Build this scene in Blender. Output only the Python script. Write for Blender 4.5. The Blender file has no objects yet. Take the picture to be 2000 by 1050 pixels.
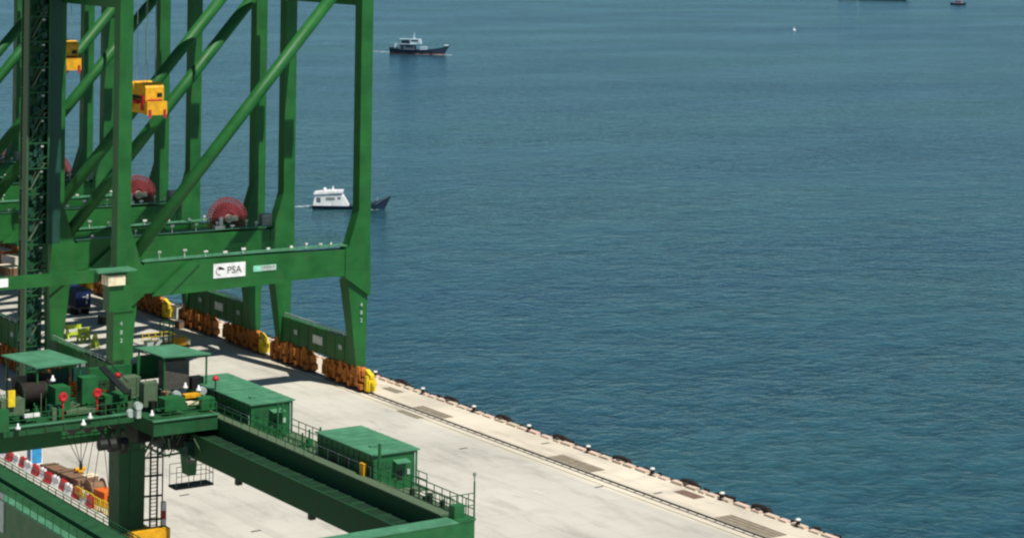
import bpy, math, random
from mathutils import Vector, Matrix
random.seed(7)
S = bpy.context.scene
COL = S.collection

# ------------------------------------------------------------------ camera
CAM_H, HORIZON, YAW, FPX, ROLL = 60.5, -150.4, 0.5920, 4307.0, 0.0144
RIGHT = Vector((math.cos(YAW), -math.sin(YAW), 0))
FWD = Vector((math.sin(YAW), math.cos(YAW), 0))
UP = Vector((0, 0, 1))
cd = bpy.data.cameras.new('camera'); cam = bpy.data.objects.new('camera', cd); COL.objects.link(cam)
cd.sensor_width = 36.0; cd.lens = FPX / 2000 * 36
cd.clip_start = 1.0; cd.clip_end = 20000
ca, sa = math.cos(ROLL), math.sin(ROLL)
cr = RIGHT * ca + UP * sa
cu = UP * ca - RIGHT * sa
cam.matrix_world = Matrix(((cr.x, cu.x, -FWD.x, 0), (cr.y, cu.y, -FWD.y, 0), (cr.z, cu.z, -FWD.z, CAM_H), (0, 0, 0, 1)))
cd.shift_x = 0.0
cd.shift_y = -(525 - HORIZON) / 2000
S.camera = cam

# ------------------------------------------------------------------ light
SUN_DIR = Vector((0.09, -0.58, 1.0)).normalized()
SUN_EL = math.asin(SUN_DIR.z); SUN_AZ = math.atan2(SUN_DIR.x, SUN_DIR.y)
w = bpy.data.worlds.new('World'); S.world = w; w.use_nodes = True
nt = w.node_tree; nt.nodes.clear()
sky = nt.nodes.new('ShaderNodeTexSky'); sky.sky_type = 'NISHITA'; sky.sun_disc = False
sky.sun_elevation = SUN_EL; sky.sun_rotation = SUN_AZ
sky.air_density = 1.0; sky.dust_density = 0.15; sky.ozone_density = 3.0
bg = nt.nodes.new('ShaderNodeBackground'); bg.inputs[1].default_value = 0.05
wo = nt.nodes.new('ShaderNodeOutputWorld')
nt.links.new(sky.outputs[0], bg.inputs[0]); nt.links.new(bg.outputs[0], wo.inputs[0])
sd = bpy.data.lights.new('sun', 'SUN'); sd.energy = 4.6; sd.angle = math.radians(0.5); sd.color = (1, 0.95, 0.86)
so = bpy.data.objects.new('sun', sd); COL.objects.link(so)
so.rotation_euler = SUN_DIR.to_track_quat('Z', 'Y').to_euler()
S.view_settings.view_transform = 'Standard'; S.view_settings.look = 'None'
S.view_settings.exposure = 0.32; S.view_settings.gamma = 1.0
S.render.engine = 'CYCLES'
S.cycles.use_denoising = True
S.cycles.max_bounces = 6
S.cycles.filter_width = 2.3

# ------------------------------------------------------------------ measuring helpers (photo pixel -> world point)
ORG = Vector((0, 0, CAM_H))
def ray(u, v):
    a, b = u - 1000, v - HORIZON
    return FWD + RIGHT * ((a * ca + b * sa) / FPX) - UP * ((-a * sa + b * ca) / FPX)
def at(u, v, z):
    d = ray(u, v); return ORG + d * ((z - CAM_H) / d.z)
def atX(u, v, x):
    d = ray(u, v); return ORG + d * (x / d.x)
def atY(u, v, y):
    d = ray(u, v); return ORG + d * (y / d.y)

# ------------------------------------------------------------------ materials
def _mat(name):
    m = bpy.data.materials.new(name); m.use_nodes = True
    t = m.node_tree; b = t.nodes['Principled BSDF']
    return m, t, b
def N(t, kind, **kw):
    n = t.nodes.new(kind)
    for k, v in kw.items():
        setattr(n, k, v)
    return n
def noise(t, scale, detail=4, rough=0.55, vec=None, stretch=None, dist=0.0):
    n = N(t, 'ShaderNodeTexNoise'); n.inputs['Scale'].default_value = scale
    n.inputs['Detail'].default_value = detail; n.inputs['Roughness'].default_value = rough
    n.inputs['Distortion'].default_value = dist
    tc = N(t, 'ShaderNodeTexCoord'); src = tc.outputs['Object']
    if stretch:
        mp = N(t, 'ShaderNodeMapping'); mp.inputs['Scale'].default_value = stretch[0]
        mp.inputs['Rotation'].default_value = stretch[1]
        t.links.new(src, mp.inputs['Vector']); src = mp.outputs['Vector']
    t.links.new(src, n.inputs['Vector'])
    return n
def ramp(t, src, stops):
    r = N(t, 'ShaderNodeValToRGB')
    e = r.color_ramp.elements
    while len(e) < len(stops): e.new(0.5)
    for i, (p, c) in enumerate(stops):
        e[i].position = p; e[i].color = (*c, 1) if len(c) == 3 else c
    t.links.new(src, r.inputs[0]); return r
def mixc(t, fac, a, b, mode='MIX'):
    m = N(t, 'ShaderNodeMix', data_type='RGBA', blend_type=mode)
    for sock, v in ((m.inputs[0], fac), (m.inputs[6], a), (m.inputs[7], b)):
        if hasattr(v, 'default_value') or hasattr(v, 'links'): t.links.new(v, sock)
        elif isinstance(v, (int, float)): sock.default_value = v
        else: sock.default_value = (*v, 1)
    return m.outputs[2]
def g3(v): return (v, v, v)

def paint(name, col, rough=0.45, dirt=(0.10, 0.075, 0.05), amount=0.35, scale=0.6, metal=0.0, spec=0.3, seam=0.0):
    m, t, b = _mat(name)
    n1 = noise(t, scale, 5, 0.6)
    n2 = noise(t, scale * 3.0, 5, 0.65, stretch=((1, 1, 0.18), (0, 0, 0)))
    r1 = ramp(t, n1.outputs[0], [(0.33, g3(0.72)), (0.7, g3(1.10))])
    c = mixc(t, 1.0, col, r1.outputs[0], 'MULTIPLY')
    r2 = ramp(t, n2.outputs[0], [(0.52, g3(0.0)), (0.75, g3(amount))])
    c = mixc(t, r2.outputs[0], c, dirt)
    if seam:
        tc = N(t, 'ShaderNodeTexCoord'); sp_ = N(t, 'ShaderNodeSeparateXYZ'); t.links.new(tc.outputs['Object'], sp_.inputs[0])
        wv = N(t, 'ShaderNodeMath', operation='PINGPONG'); wv.inputs[1].default_value = seam / 2; t.links.new(sp_.outputs[2], wv.inputs[0])
        lt = N(t, 'ShaderNodeMath', operation='LESS_THAN'); lt.inputs[1].default_value = 0.07; t.links.new(wv.outputs[0], lt.inputs[0])
        sm = N(t, 'ShaderNodeMath', operation='MULTIPLY'); sm.inputs[1].default_value = 0.35; t.links.new(lt.outputs[0], sm.inputs[0])
        c = mixc(t, sm.outputs[0], c, (0.012, 0.06, 0.02))
        n5 = noise(t, 1.1, 4, 0.7, stretch=((1, 1, 0.07), (0, 0, 0))); r5 = ramp(t, n5.outputs[0], [(0.58, g3(0)), (0.72, g3(0.35))])
        c = mixc(t, r5.outputs[0], c, (0.05, 0.075, 0.035))
    t.links.new(c, b.inputs['Base Color'])
    rr = ramp(t, n1.outputs[0], [(0.3, g3(rough - 0.1)), (0.8, g3(rough + 0.15))])
    t.links.new(rr.outputs[0], b.inputs['Roughness'])
    b.inputs['Metallic'].default_value = metal
    b.inputs['Specular IOR Level'].default_value = spec
    return m

M = {}
M['green'] = paint('crane_green_paint', (0.0125, 0.116, 0.022), 0.5, (0.050, 0.080, 0.03), 0.35, 0.35, seam=5.2)
M['gantry'] = paint('gantry_green_paint', (0.015, 0.122, 0.036), 0.52, (0.06, 0.075, 0.035), 0.42, 0.9)
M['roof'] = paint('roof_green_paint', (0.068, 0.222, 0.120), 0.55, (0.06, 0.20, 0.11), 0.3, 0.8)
M['dark'] = paint('dark_machine_paint', (0.012, 0.016, 0.014), 0.5, (0.03, 0.025, 0.02), 0.4, 1.0)
M['rust'] = paint('rusty_orange_paint', (0.42, 0.140, 0.022), 0.7, (0.11, 0.036, 0.014), 0.9, 1.6)
M['yellow'] = paint('yellow_paint', (0.75, 0.38, 0.015), 0.45, (0.28, 0.13, 0.03), 0.5, 1.6)
M['bright_yellow'] = paint('bright_yellow_paint', (0.80, 0.58, 0.02), 0.45, (0.4, 0.2, 0.03), 0.35, 1.6)
M['lime'] = paint('lime_paint', (0.55, 0.72, 0.06), 0.5, (0.3, 0.35, 0.06), 0.3, 2)
M['red'] = paint('red_paint', (0.50, 0.022, 0.030), 0.45, (0.2, 0.03, 0.03), 0.3, 2)
M['reel'] = paint('reel_red_paint', (0.25, 0.040, 0.046), 0.65, (0.12, 0.06, 0.045), 0.7, 3)
M['white'] = paint('white_paint', (0.72, 0.72, 0.68), 0.5, (0.4, 0.37, 0.3), 0.35, 1.2)
M['boat_white'] = paint('boat_white_paint', (0.80, 0.80, 0.80), 0.4, (0.55, 0.52, 0.48), 0.2, 0.8)
M['grey'] = paint('grey_paint', (0.22, 0.26, 0.24), 0.5, (0.13, 0.12, 0.10), 0.4, 1.5)
M['palegrey'] = paint('pale_grey_metal', (0.42, 0.50, 0.46), 0.45, (0.25, 0.25, 0.2), 0.4, 1.5)
M['steel'] = paint('worn_steel', (0.10, 0.095, 0.085), 0.5, (0.16, 0.085, 0.04), 0.6, 2.0, 0.3)
M['rubber'] = paint('black_rubber', (0.022, 0.017, 0.015), 0.8, (0.05, 0.035, 0.03), 0.5, 1.5, 0, 0.2)
M['blue'] = paint('navy_paint', (0.010, 0.022, 0.085), 0.5, (0.03, 0.04, 0.07), 0.3, 0.8)
M['toilet'] = paint('sky_blue_plastic', (0.04, 0.30, 0.60), 0.5, (0.05, 0.25, 0.45), 0.3, 1.5)
M['wood'] = paint('brown_timber', (0.24, 0.14, 0.085), 0.8, (0.12, 0.065, 0.04), 0.8, 2.0, 0, 0.2)
M['orange'] = paint('orange_paint', (0.75, 0.15, 0.02), 0.5, (0.35, 0.09, 0.03), 0.5, 1.5)
M['hull_navy'] = paint('hull_navy_paint', (0.012, 0.030, 0.060), 0.5, (0.05, 0.045, 0.045), 0.4, 0.25)
M['hull_grey'] = paint('weathered_grey_paint', (0.10, 0.13, 0.16), 0.55, (0.10, 0.07, 0.07), 0.5, 0.4)
M['pale_blue'] = paint('pale_blue_paint', (0.42, 0.55, 0.62), 0.5, (0.3, 0.33, 0.36), 0.4, 0.5)
M['hull_red'] = paint('antifouling_red', (0.17, 0.035, 0.028), 0.6, (0.10, 0.05, 0.04), 0.5, 0.5)
M['gantry_dark'] = paint('shaded_gantry_paint', (0.012, 0.088, 0.030), 0.6, (0.045, 0.045, 0.024), 0.6, 0.9)  # gantry green with the shade on deck and legs put into the colour
M['dull_green'] = paint('dull_green_paint', (0.015, 0.082, 0.030), 0.75, (0.036, 0.034, 0.018), 0.75, 1.2, 0.0, 0.2)  # darker, browner green for the girder sides and ledges
M['dark_teal'] = paint('dark_teal_paint', (0.010, 0.060, 0.040), 0.55, (0.02, 0.03, 0.025), 0.4, 0.5)
M['ledge_dark'] = paint('dark_ledge_paint', (0.009, 0.036, 0.018), 0.6, (0.02, 0.018, 0.012), 0.7, 1.0)  # darkest green, on top of the rail ledge
M['dark_hull'] = paint('dark_brown_hull', (0.030, 0.022, 0.022), 0.6, (0.06, 0.035, 0.03), 0.5, 0.3)
M['grating'] = paint('walkway_grating', (0.085, 0.135, 0.075), 0.7, (0.12, 0.12, 0.08), 0.6, 3.0)
M['cream'] = paint('cream_panel', (0.80, 0.70, 0.48), 0.5, (0.6, 0.5, 0.35), 0.2, 1.5)
M['teal'] = paint('teal_panel', (0.25, 0.62, 0.45), 0.5, (0.2, 0.5, 0.4), 0.2, 1.5)
M['glass'] = paint('dark_glass', (0.012, 0.015, 0.018), 0.12, (0.02, 0.02, 0.02), 0.1, 1.0, 0, 0.6)

def concrete():
    m, t, b = _mat('quay_concrete')
    tc = N(t, 'ShaderNodeTexCoord'); sep = N(t, 'ShaderNodeSeparateXYZ'); t.links.new(tc.outputs['Object'], sep.inputs[0])
    # warmer, lighter strip between the rail and the cope
    mr = N(t, 'ShaderNodeMapRange'); mr.inputs[1].default_value = 140.6; mr.inputs[2].default_value = 141.6
    t.links.new(sep.outputs[0], mr.inputs[0])
    base = mixc(t, mr.outputs[0], (0.480, 0.462, 0.405), (0.600, 0.540, 0.435))
    nA = noise(t, 0.05, 6, 0.62); rA = ramp(t, nA.outputs[0], [(0.3, g3(0.80)), (0.5, g3(0.98)), (0.72, g3(1.10))])
    c = mixc(t, 1.0, base, rA.outputs[0], 'MULTIPLY')
    nB = noise(t, 0.30, 7, 0.7, stretch=((1.0, 0.25, 1), (0, 0, 0.12)))
    rB = ramp(t, nB.outputs[0], [(0.30, g3(0.70)), (0.48, g3(1.0)), (0.8, g3(1.04))])
    c = mixc(t, 1.0, c, rB.outputs[0], 'MULTIPLY')
    # oil and tyre stains
    nC = noise(t, 0.16, 5, 0.55, dist=1.2); rC = ramp(t, nC.outputs[0], [(0.58, g3(0)), (0.74, g3(0.45))])
    c = mixc(t, rC.outputs[0], c, (0.36, 0.335, 0.29))
    nD = noise(t, 1.4, 3, 0.5, stretch=((0.35, 0.12, 1), (0, 0, 0))); rD = ramp(t, nD.outputs[0], [(0.69, g3(0)), (0.78, g3(0.5))])
    c = mixc(t, rD.outputs[0], c, (0.20, 0.18, 0.16))
    # wheel tracks along the quay
    nT = noise(t, 1.0, 4, 0.6, stretch=((0.55, 0.022, 1), (0, 0, 0.02))); rT = ramp(t, nT.outputs[0], [(0.54, g3(0)), (0.70, g3(0.30))])
    c = mixc(t, rT.outputs[0], c, (0.30, 0.285, 0.25))
    # slab joints
    bt = N(t, 'ShaderNodeTexBrick'); bt.offset = 0.0; bt.inputs['Scale'].default_value = 1.0
    bt.inputs['Brick Width'].default_value = 6.0; bt.inputs['Row Height'].default_value = 6.0
    bt.inputs['Mortar Size'].default_value = 0.035; bt.inputs['Mortar Smooth'].default_value = 0.3
    t.links.new(tc.outputs['Object'], bt.inputs['Vector'])
    jf = N(t, 'ShaderNodeMath', operation='MULTIPLY'); jf.inputs[1].default_value = 0.45
    t.links.new(bt.outputs['Fac'], jf.inputs[0])
    c = mixc(t, jf.outputs[0], c, (0.22, 0.20, 0.17))
    t.links.new(c, b.inputs['Base Color'])
    b.inputs['Roughness'].default_value = 0.85; b.inputs['Specular IOR Level'].default_value = 0.25
    nE = noise(t, 8, 4, 0.6); bp = N(t, 'ShaderNodeBump'); bp.inputs['Strength'].default_value = 0.15; bp.inputs['Distance'].default_value = 0.02
    t.links.new(nE.outputs[0], bp.inputs['Height']); t.links.new(bp.outputs[0], b.inputs['Normal'])
    return m
M['concrete'] = concrete()

def cope():
    m, t, b = _mat('cope_concrete')
    n = noise(t, 0.35, 5, 0.6); r = ramp(t, n.outputs[0], [(0.32, (0.36, 0.29, 0.22)), (0.45, (0.55, 0.46, 0.35)), (0.58, (0.60, 0.43, 0.36)), (0.7, (0.64, 0.56, 0.44))])
    t.links.new(r.outputs[0], b.inputs['Base Color']); b.inputs['Roughness'].default_value = 0.85
    return m
M['cope'] = cope()

def slats(name, ca_, cb_, scale, ang):
    m, t, b = _mat(name)
    tc = N(t, 'ShaderNodeTexCoord'); mp = N(t, 'ShaderNodeMapping'); mp.inputs['Rotation'].default_value = (0, 0, ang)
    t.links.new(tc.outputs['Object'], mp.inputs[0])
    wv = N(t, 'ShaderNodeTexWave'); wv.inputs['Scale'].default_value = scale; wv.inputs['Distortion'].default_value = 0.4
    t.links.new(mp.outputs[0], wv.inputs[0])
    n = noise(t, 1.2, 4, 0.6)
    c = mixc(t, wv.outputs[1], ca_, cb_)
    r = ramp(t, n.outputs[0], [(0.3, g3(0.7)), (0.7, g3(1.15))])
    c = mixc(t, 1.0, c, r.outputs[0], 'MULTIPLY')
    t.links.new(c, b.inputs['Base Color']); b.inputs['Roughness'].default_value = 0.75
    return m
M['cover'] = slats('pit_cover_steel', (0.15, 0.125, 0.085), (0.30, 0.255, 0.18), 0.45, 0)
M['cover_brown'] = slats('pit_cover_rust', (0.12, 0.07, 0.05), (0.22, 0.14, 0.10), 0.6, 1.57)

def water():
    m = bpy.data.materials.new('sea_water'); m.use_nodes = True; t = m.node_tree; t.nodes.clear()
    n1 = noise(t, 0.36, 3, 0.55, stretch=((0.8, 1.0, 1), (0, 0, 0.45)), dist=0.7)
    n2 = noise(t, 0.12, 4, 0.55, stretch=((0.75, 1.0, 1), (0, 0, 0.75)))
    n3 = noise(t, 1.1, 2, 0.5, stretch=((0.85, 1.0, 1), (0, 0, 1.1)))
    n4 = noise(t, 0.016, 4, 0.55, stretch=((0.45, 1.0, 1), (0, 0, 0.59)))
    def ma(a, k, bsock=None):
        x = N(t, 'ShaderNodeMath', operation='MULTIPLY_ADD'); t.links.new(a, x.inputs[0]); x.inputs[1].default_value = k
        if bsock is None: x.inputs[2].default_value = 0
        else: t.links.new(bsock, x.inputs[2])
        return x.outputs[0]
    h = ma(n1.outputs[0], 0.75); h = ma(n2.outputs[0], 1.1, h); h = ma(n3.outputs[0], 0.20, h)
    # wind patches ruffle the surface more or less
    rs = ramp(t, n4.outputs[0], [(0.36, g3(0.45)), (0.60, g3(1.0))])
    bp = N(t, 'ShaderNodeBump'); bp.inputs['Distance'].default_value = 1.0
    t.links.new(rs.outputs[0], bp.inputs['Strength'])
    t.links.new(h, bp.inputs['Height'])
    # water body: clearer and siltier areas
    p1 = noise(t, 0.0065, 5, 0.6, stretch=((0.45, 1.0, 1), (0, 0, 0.59)))
    rp = ramp(t, p1.outputs[0], [(0.36, (0.014, 0.052, 0.080)), (0.5, (0.018, 0.066, 0.078)), (0.66, (0.027, 0.082, 0.080))])
    p2 = ramp(t, n1.outputs[0], [(0.34, g3(0.70)), (0.50, g3(1.0)), (0.68, g3(1.22))])  # ripple light and dark painted into the colour, following wave height
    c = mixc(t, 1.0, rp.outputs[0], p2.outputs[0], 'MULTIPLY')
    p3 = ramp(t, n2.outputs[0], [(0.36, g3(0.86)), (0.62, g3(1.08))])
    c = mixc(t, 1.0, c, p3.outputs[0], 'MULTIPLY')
    f1 = noise(t, 0.30, 5, 0.7, stretch=((0.5, 1.2, 1), (0, 0, 0.59))); rf = ramp(t, f1.outputs[0], [(0.70, g3(0)), (0.79, g3(0.30))])
    c = mixc(t, rf.outputs[0], c, (0.35, 0.45, 0.48))
    di = N(t, 'ShaderNodeBsdfDiffuse'); t.links.new(c, di.inputs['Color'])
    gl = N(t, 'ShaderNodeBsdfGlossy'); gl.inputs['Roughness'].default_value = 0.16; gl.inputs['Color'].default_value = (0.54, 0.83, 0.98, 1)
    t.links.new(bp.outputs[0], gl.inputs['Normal'])
    fr = N(t, 'ShaderNodeFresnel'); fr.inputs['IOR'].default_value = 1.30; t.links.new(bp.outputs[0], fr.inputs['Normal'])
    fm = N(t, 'ShaderNodeMath', operation='MULTIPLY'); fm.inputs[1].default_value = 1.0; t.links.new(fr.outputs[0], fm.inputs[0])
    mx = N(t, 'ShaderNodeMixShader'); t.links.new(fm.outputs[0], mx.inputs[0]); t.links.new(di.outputs[0], mx.inputs[1]); t.links.new(gl.outputs[0], mx.inputs[2])
    ou = N(t, 'ShaderNodeOutputMaterial'); t.links.new(mx.outputs[0], ou.inputs['Surface'])
    return m
M['water'] = water()

def foam():
    m, t, b = _mat('wake_foam')
    n = noise(t, 0.5, 5, 0.65); r = ramp(t, n.outputs[0], [(0.40, g3(0.0)), (0.62, g3(0.85))])
    b.inputs['Base Color'].default_value = (0.62, 0.72, 0.74, 1); b.inputs['Roughness'].default_value = 0.7
    t.links.new(r.outputs[0], b.inputs['Alpha'])
    return m
M['foam'] = foam()

# ------------------------------------------------------------------ mesh builder
class MB:
    def __init__(s): s.v = []; s.f = []
    def add(s, vs, fs):
        o = len(s.v); s.v += [tuple(x) for x in vs]; s.f += [tuple(i + o for i in f) for f in fs]; return s
    def box(s, x0, x1, y0, y1, z0, z1):
        return s.add([(x0, y0, z0), (x1, y0, z0), (x1, y1, z0), (x0, y1, z0), (x0, y0, z1), (x1, y0, z1), (x1, y1, z1), (x0, y1, z1)],
                     [(0, 3, 2, 1), (4, 5, 6, 7), (0, 1, 5, 4), (1, 2, 6, 5), (2, 3, 7, 6), (3, 0, 4, 7)])
    def cbox(s, c, sx, sy, sz, rz=0.0):
        k, l = math.cos(rz), math.sin(rz); vs = []
        for dz in (-.5, .5):
            for dx, dy in ((-.5, -.5), (.5, -.5), (.5, .5), (-.5, .5)):
                x, y = dx * sx, dy * sy
                vs.append((c[0] + x * k - y * l, c[1] + x * l + y * k, c[2] + dz * sz))
        return s.add(vs, [(0, 3, 2, 1), (4, 5, 6, 7), (0, 1, 5, 4), (1, 2, 6, 5), (2, 3, 7, 6), (3, 0, 4, 7)])
    def beam(s, p, q, a, b=None, up=(0, 0, 1)):
        b = b or a; p = Vector(p); q = Vector(q); d = (q - p).normalized(); u = Vector(up)
        if abs(d.dot(u)) > 0.98: u = Vector((0, 1, 0))
        x = d.cross(u).normalized(); y = x.cross(d)
        vs = [e + x * i * a / 2 + y * j * b / 2 for e in (p, q) for i, j in ((-1, -1), (1, -1), (1, 1), (-1, 1))]
        return s.add(vs, [(0, 1, 2, 3), (7, 6, 5, 4), (0, 4, 5, 1), (1, 5, 6, 2), (2, 6, 7, 3), (3, 7, 4, 0)])
    def tube(s, p, q, r, n=10, r2=None):
        r2 = r if r2 is None else r2
        p = Vector(p); q = Vector(q); d = (q - p).normalized(); u = Vector((0, 0, 1)) if abs(d.z) < .95 else Vector((1, 0, 0))
        x = d.cross(u).normalized(); y = x.cross(d)
        vs = [e + (x * math.cos(2 * math.pi * k / n) + y * math.sin(2 * math.pi * k / n)) * rr for e, rr in ((p, r), (q, r2)) for k in range(n)]
        fs = [(k, n + k, n + (k + 1) % n, (k + 1) % n) for k in range(n)] + [tuple(range(n)), tuple(range(2 * n - 1, n - 1, -1))]
        return s.add(vs, fs)
    def prism_y(s, pts, y0, y1):       # outline in x,z
        n = len(pts); vs = [(x, y0, z) for x, z in pts] + [(x, y1, z) for x, z in pts]
        return s.add(vs, [tuple(range(n)), tuple(range(2 * n - 1, n - 1, -1))] + [(i, n + i, n + (i + 1) % n, (i + 1) % n) for i in range(n)])
    def prism_x(s, pts, x0, x1):       # outline in y,z
        n = len(pts); vs = [(x0, y, z) for y, z in pts] + [(x1, y, z) for y, z in pts]
        return s.add(vs, [tuple(range(n)), tuple(range(2 * n - 1, n - 1, -1))] + [(i, n + i, n + (i + 1) % n, (i + 1) % n) for i in range(n)])
    def prism_z(s, pts, z0, z1):
        n = len(pts); vs = [(x, y, z0) for x, y in pts] + [(x, y, z1) for x, y in pts]
        return s.add(vs, [tuple(range(n))[::-1], tuple(range(n, 2 * n))] + [(i, (i + 1) % n, n + (i + 1) % n, n + i) for i in range(n)])
    def lathe(s, c, prof, n=14):       # prof: (radius, z)
        vs = []; fs = []
        for r, z in prof:
            vs += [(c[0] + r * math.cos(2 * math.pi * k / n), c[1] + r * math.sin(2 * math.pi * k / n), c[2] + z) for k in range(n)]
        for i in range(len(prof) - 1):
            for k in range(n):
                fs.append((i * n + k, i * n + (k + 1) % n, (i + 1) * n + (k + 1) % n, (i + 1) * n + k))
        fs += [tuple(range(n))[::-1], tuple(range((len(prof) - 1) * n, len(prof) * n))]
        return s.add(vs, fs)
    def rail(s, p, q, h=1.1, step=1.5, t=0.055, mid=True):
        p = Vector(p); q = Vector(q); L = (q - p).length; k = max(1, round(L / step))
        for i in range(k + 1):
            a = p.lerp(q, i / k); s.beam(a, a + Vector((0, 0, h)), t)
        for f in ((1.0, 0.52) if mid else (1.0,)):
            o = Vector((0, 0, h * f)); s.beam(p + o, q + o, t)
        return s
    def build(s, name, mat, parent=None, smooth=False):
        me = bpy.data.meshes.new(name); me.from_pydata(s.v, [], s.f); me.update()
        import bmesh
        bm = bmesh.new(); bm.from_mesh(me); bmesh.ops.recalc_face_normals(bm, faces=bm.faces); bm.to_mesh(me); bm.free()
        me.materials.append(mat)
        if smooth:
            for p in me.polygons: p.use_smooth = True
        o = bpy.data.objects.new(name, me); COL.objects.link(o)
        if parent: o.parent = parent
        return o

def tag(o, label=None, cat=None, group=None, kind=None):
    if label: o['label'] = label
    if cat: o['category'] = cat
    if group: o['group'] = group
    if kind: o['kind'] = kind
    return o
def thing(name, label, cat, loc=(0, 0, 0), rz=0.0, group=None):
    o = bpy.data.objects.new(name, None); COL.objects.link(o); o.location = loc; o.rotation_euler = (0, 0, rz)
    o.empty_display_size = 0.5
    return tag(o, label, cat, group)
def kids(o): return [c for c in COL.objects if c.parent is o]
def copy_tree(o, parent=None):
    c = o.copy(); COL.objects.link(c); c.parent = parent
    for ch in kids(o): copy_tree(ch, c)
    return c
def text_mesh(txt, size, name, mat, parent, mtx, depth=0.01):
    cu_ = bpy.data.curves.new(name, 'FONT'); cu_.body = txt; cu_.size = size; cu_.align_x = 'CENTER'; cu_.align_y = 'CENTER'; cu_.extrude = depth
    to = bpy.data.objects.new(name, cu_); COL.objects.link(to)
    dg = bpy.context.evaluated_depsgraph_get()
    me = bpy.data.meshes.new_from_object(to.evaluated_get(dg)); bpy.data.objects.remove(to); bpy.data.curves.remove(cu_)
    me.transform(mtx); me.materials.clear(); me.materials.append(mat)
    o = bpy.data.objects.new(name, me); COL.objects.link(o)
    if parent: o.parent = parent
    return o
FACE_MY = Matrix.Rotation(math.radians(90), 4, 'X')                                        # readable from -Y
FACE_MX = Matrix.Rotation(math.radians(-90), 4, 'Z') @ Matrix.Rotation(math.radians(90), 4, 'X')  # readable from -X
ORD = ['nearest', 'second', 'third', 'fourth', 'fifth', 'sixth', 'seventh', 'eighth', 'ninth', 'tenth', 'eleventh', 'twelfth', 'thirteenth', 'fourteenth']

# ================================================================== SETTING
EDGE = 149.3; RAIL_S = 143.5; RAIL_L = 110.0; SEA = -4.0
wm = MB(); wm.add([(-9000, -9000, SEA), (9000, -9000, SEA), (9000, 9000, SEA), (-9000, 9000, SEA)], [(0, 1, 2, 3)])
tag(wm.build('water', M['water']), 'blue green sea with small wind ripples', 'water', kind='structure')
qm = MB(); qm.box(-250, EDGE, -60, 900, -7, 0)
tag(qm.build('quay', M['concrete']), 'pale concrete quay apron', 'quay', kind='structure')
# cope blocks along the edge
km = MB(); y = 60.0
while y < 560:
    L = random.uniform(0.9, 2.0); km.box(EDGE - 0.55, EDGE + 0.12, y, y + L, 0.004, random.uniform(0.16, 0.26)); y += L + random.uniform(0.35, 0.95)
tag(km.build('kerb', M['cope']), 'low broken kerb blocks along the quay edge', 'kerb', kind='structure')
fm = MB(); fm.box(EDGE + 0.125, EDGE + 0.40, 60, 560, -2.2, -0.10)
re = random.Random(21); y = 60.0
while y < 560:
    L = re.uniform(0.2, 1.1); fm.box(EDGE + 0.126, EDGE + re.uniform(0.25, 0.7), y, y + L, -0.3, re.uniform(0.05, 0.42)); y += L + re.uniform(0.1, 1.3)
tag(fm.build('quay_wall', M['rubber']), 'dark waling strip on the quay face', 'quay wall', kind='structure')

# rails
def crane_rail(x, label):
    r = thing('crane_rail', label, 'rail', (x, 0, 0), group='crane rails let into the quay')
    m = MB(); m.box(-0.09, 0.09, 40, 560, 0.004, 0.06); m.build('rail_head', M['steel'], r)
    m = MB(); m.box(-0.26, -0.12, 40, 560, 0.003, 0.012); m.box(0.12, 0.22, 40, 560, 0.003, 0.012); m.build('rail_groove', M['rubber'], r)
    return r
crane_rail(RAIL_S, 'long steel crane rail running beside the quay edge')
crane_rail(RAIL_L, 'long steel crane rail under the landside crane legs')
t_ = thing('cable_slot', 'narrow covered cable slot with crossbars beside the seaside rail', 'cable slot', (142.75, 0, 0))
m = MB(); m.box(-0.12, 0.12, 40, 560, 0.003, 0.014); m.build('slot', M['steel'], t_)
m = MB()
yy = 60
while yy < 420:
    m.box(0.10, 0.48, yy, yy + 0.18, 0.003, 0.012); yy += 1.5
m.box(0.48, 0.52, 60, 420, 0.003, 0.012); m.build('crossbars', M['steel'], t_)
t_ = MB().box(141.62, 141.74, 60, 420, 0.003, 0.010).build('drain_line', M['grating'])
tag(t_, 'faint drain line along the apron landward of the rail', 'drain')

# pit covers, from the photograph's places
def cover(x0, x1, y0, y1, mat, label):
    t = MB().box(x0, x1, y0, y1, 0.004, 0.022).build('pit_cover', mat); tag(t, label, 'cover', 'steel covers set in the apron')
cover(146.2, 147.5, 242.6, 246.2, M['cover'], 'brown pit cover nearest the yellow crane buffer')
cover(141.0, 142.0, 228.8, 233.8, M['cover'], 'narrow dark slatted cover on the landward side of the rail')
cover(143.85, 145.4, 227.4, 234.6, M['cover'], 'long slatted cover between the rail and the quay edge, farther of two like it')
cover(143.85, 145.9, 196.8, 205.0, M['cover'], 'wide dark slatted cover beside the rail at mid quay')
cover(146.6, 148.1, 182.0, 185.6, M['cover_brown'], 'square rust brown cover near the quay edge')
cover(143.85, 146.1, 166.5, 175.2, M['cover'], 'large slatted cover beside the rail at the near end of the quay')
for u, v, lab in ((500, 1036, 'small dark drain slot on the concrete below the girder hanging lamps'), (360, 966, 'small dark drain slot under the hanging platform'),
                  (905, 875, 'small dark drain slot on the apron right of the electrical house'), (1065, 865, 'small dark drain slot close to the quay edge'),
                  (1170, 950, 'small dark drain slot landward of the rail near the bottom'), (1285, 962, 'small drain slot on the seaward side of the rail')):
    p = at(u, v, 0); tag(MB().box(p.x - 0.55, p.x + 0.55, p.y - 0.16, p.y + 0.16, 0.004, 0.02).build('drain_slot', M['steel']), lab, 'drain', 'small drain slots in the concrete')

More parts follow.
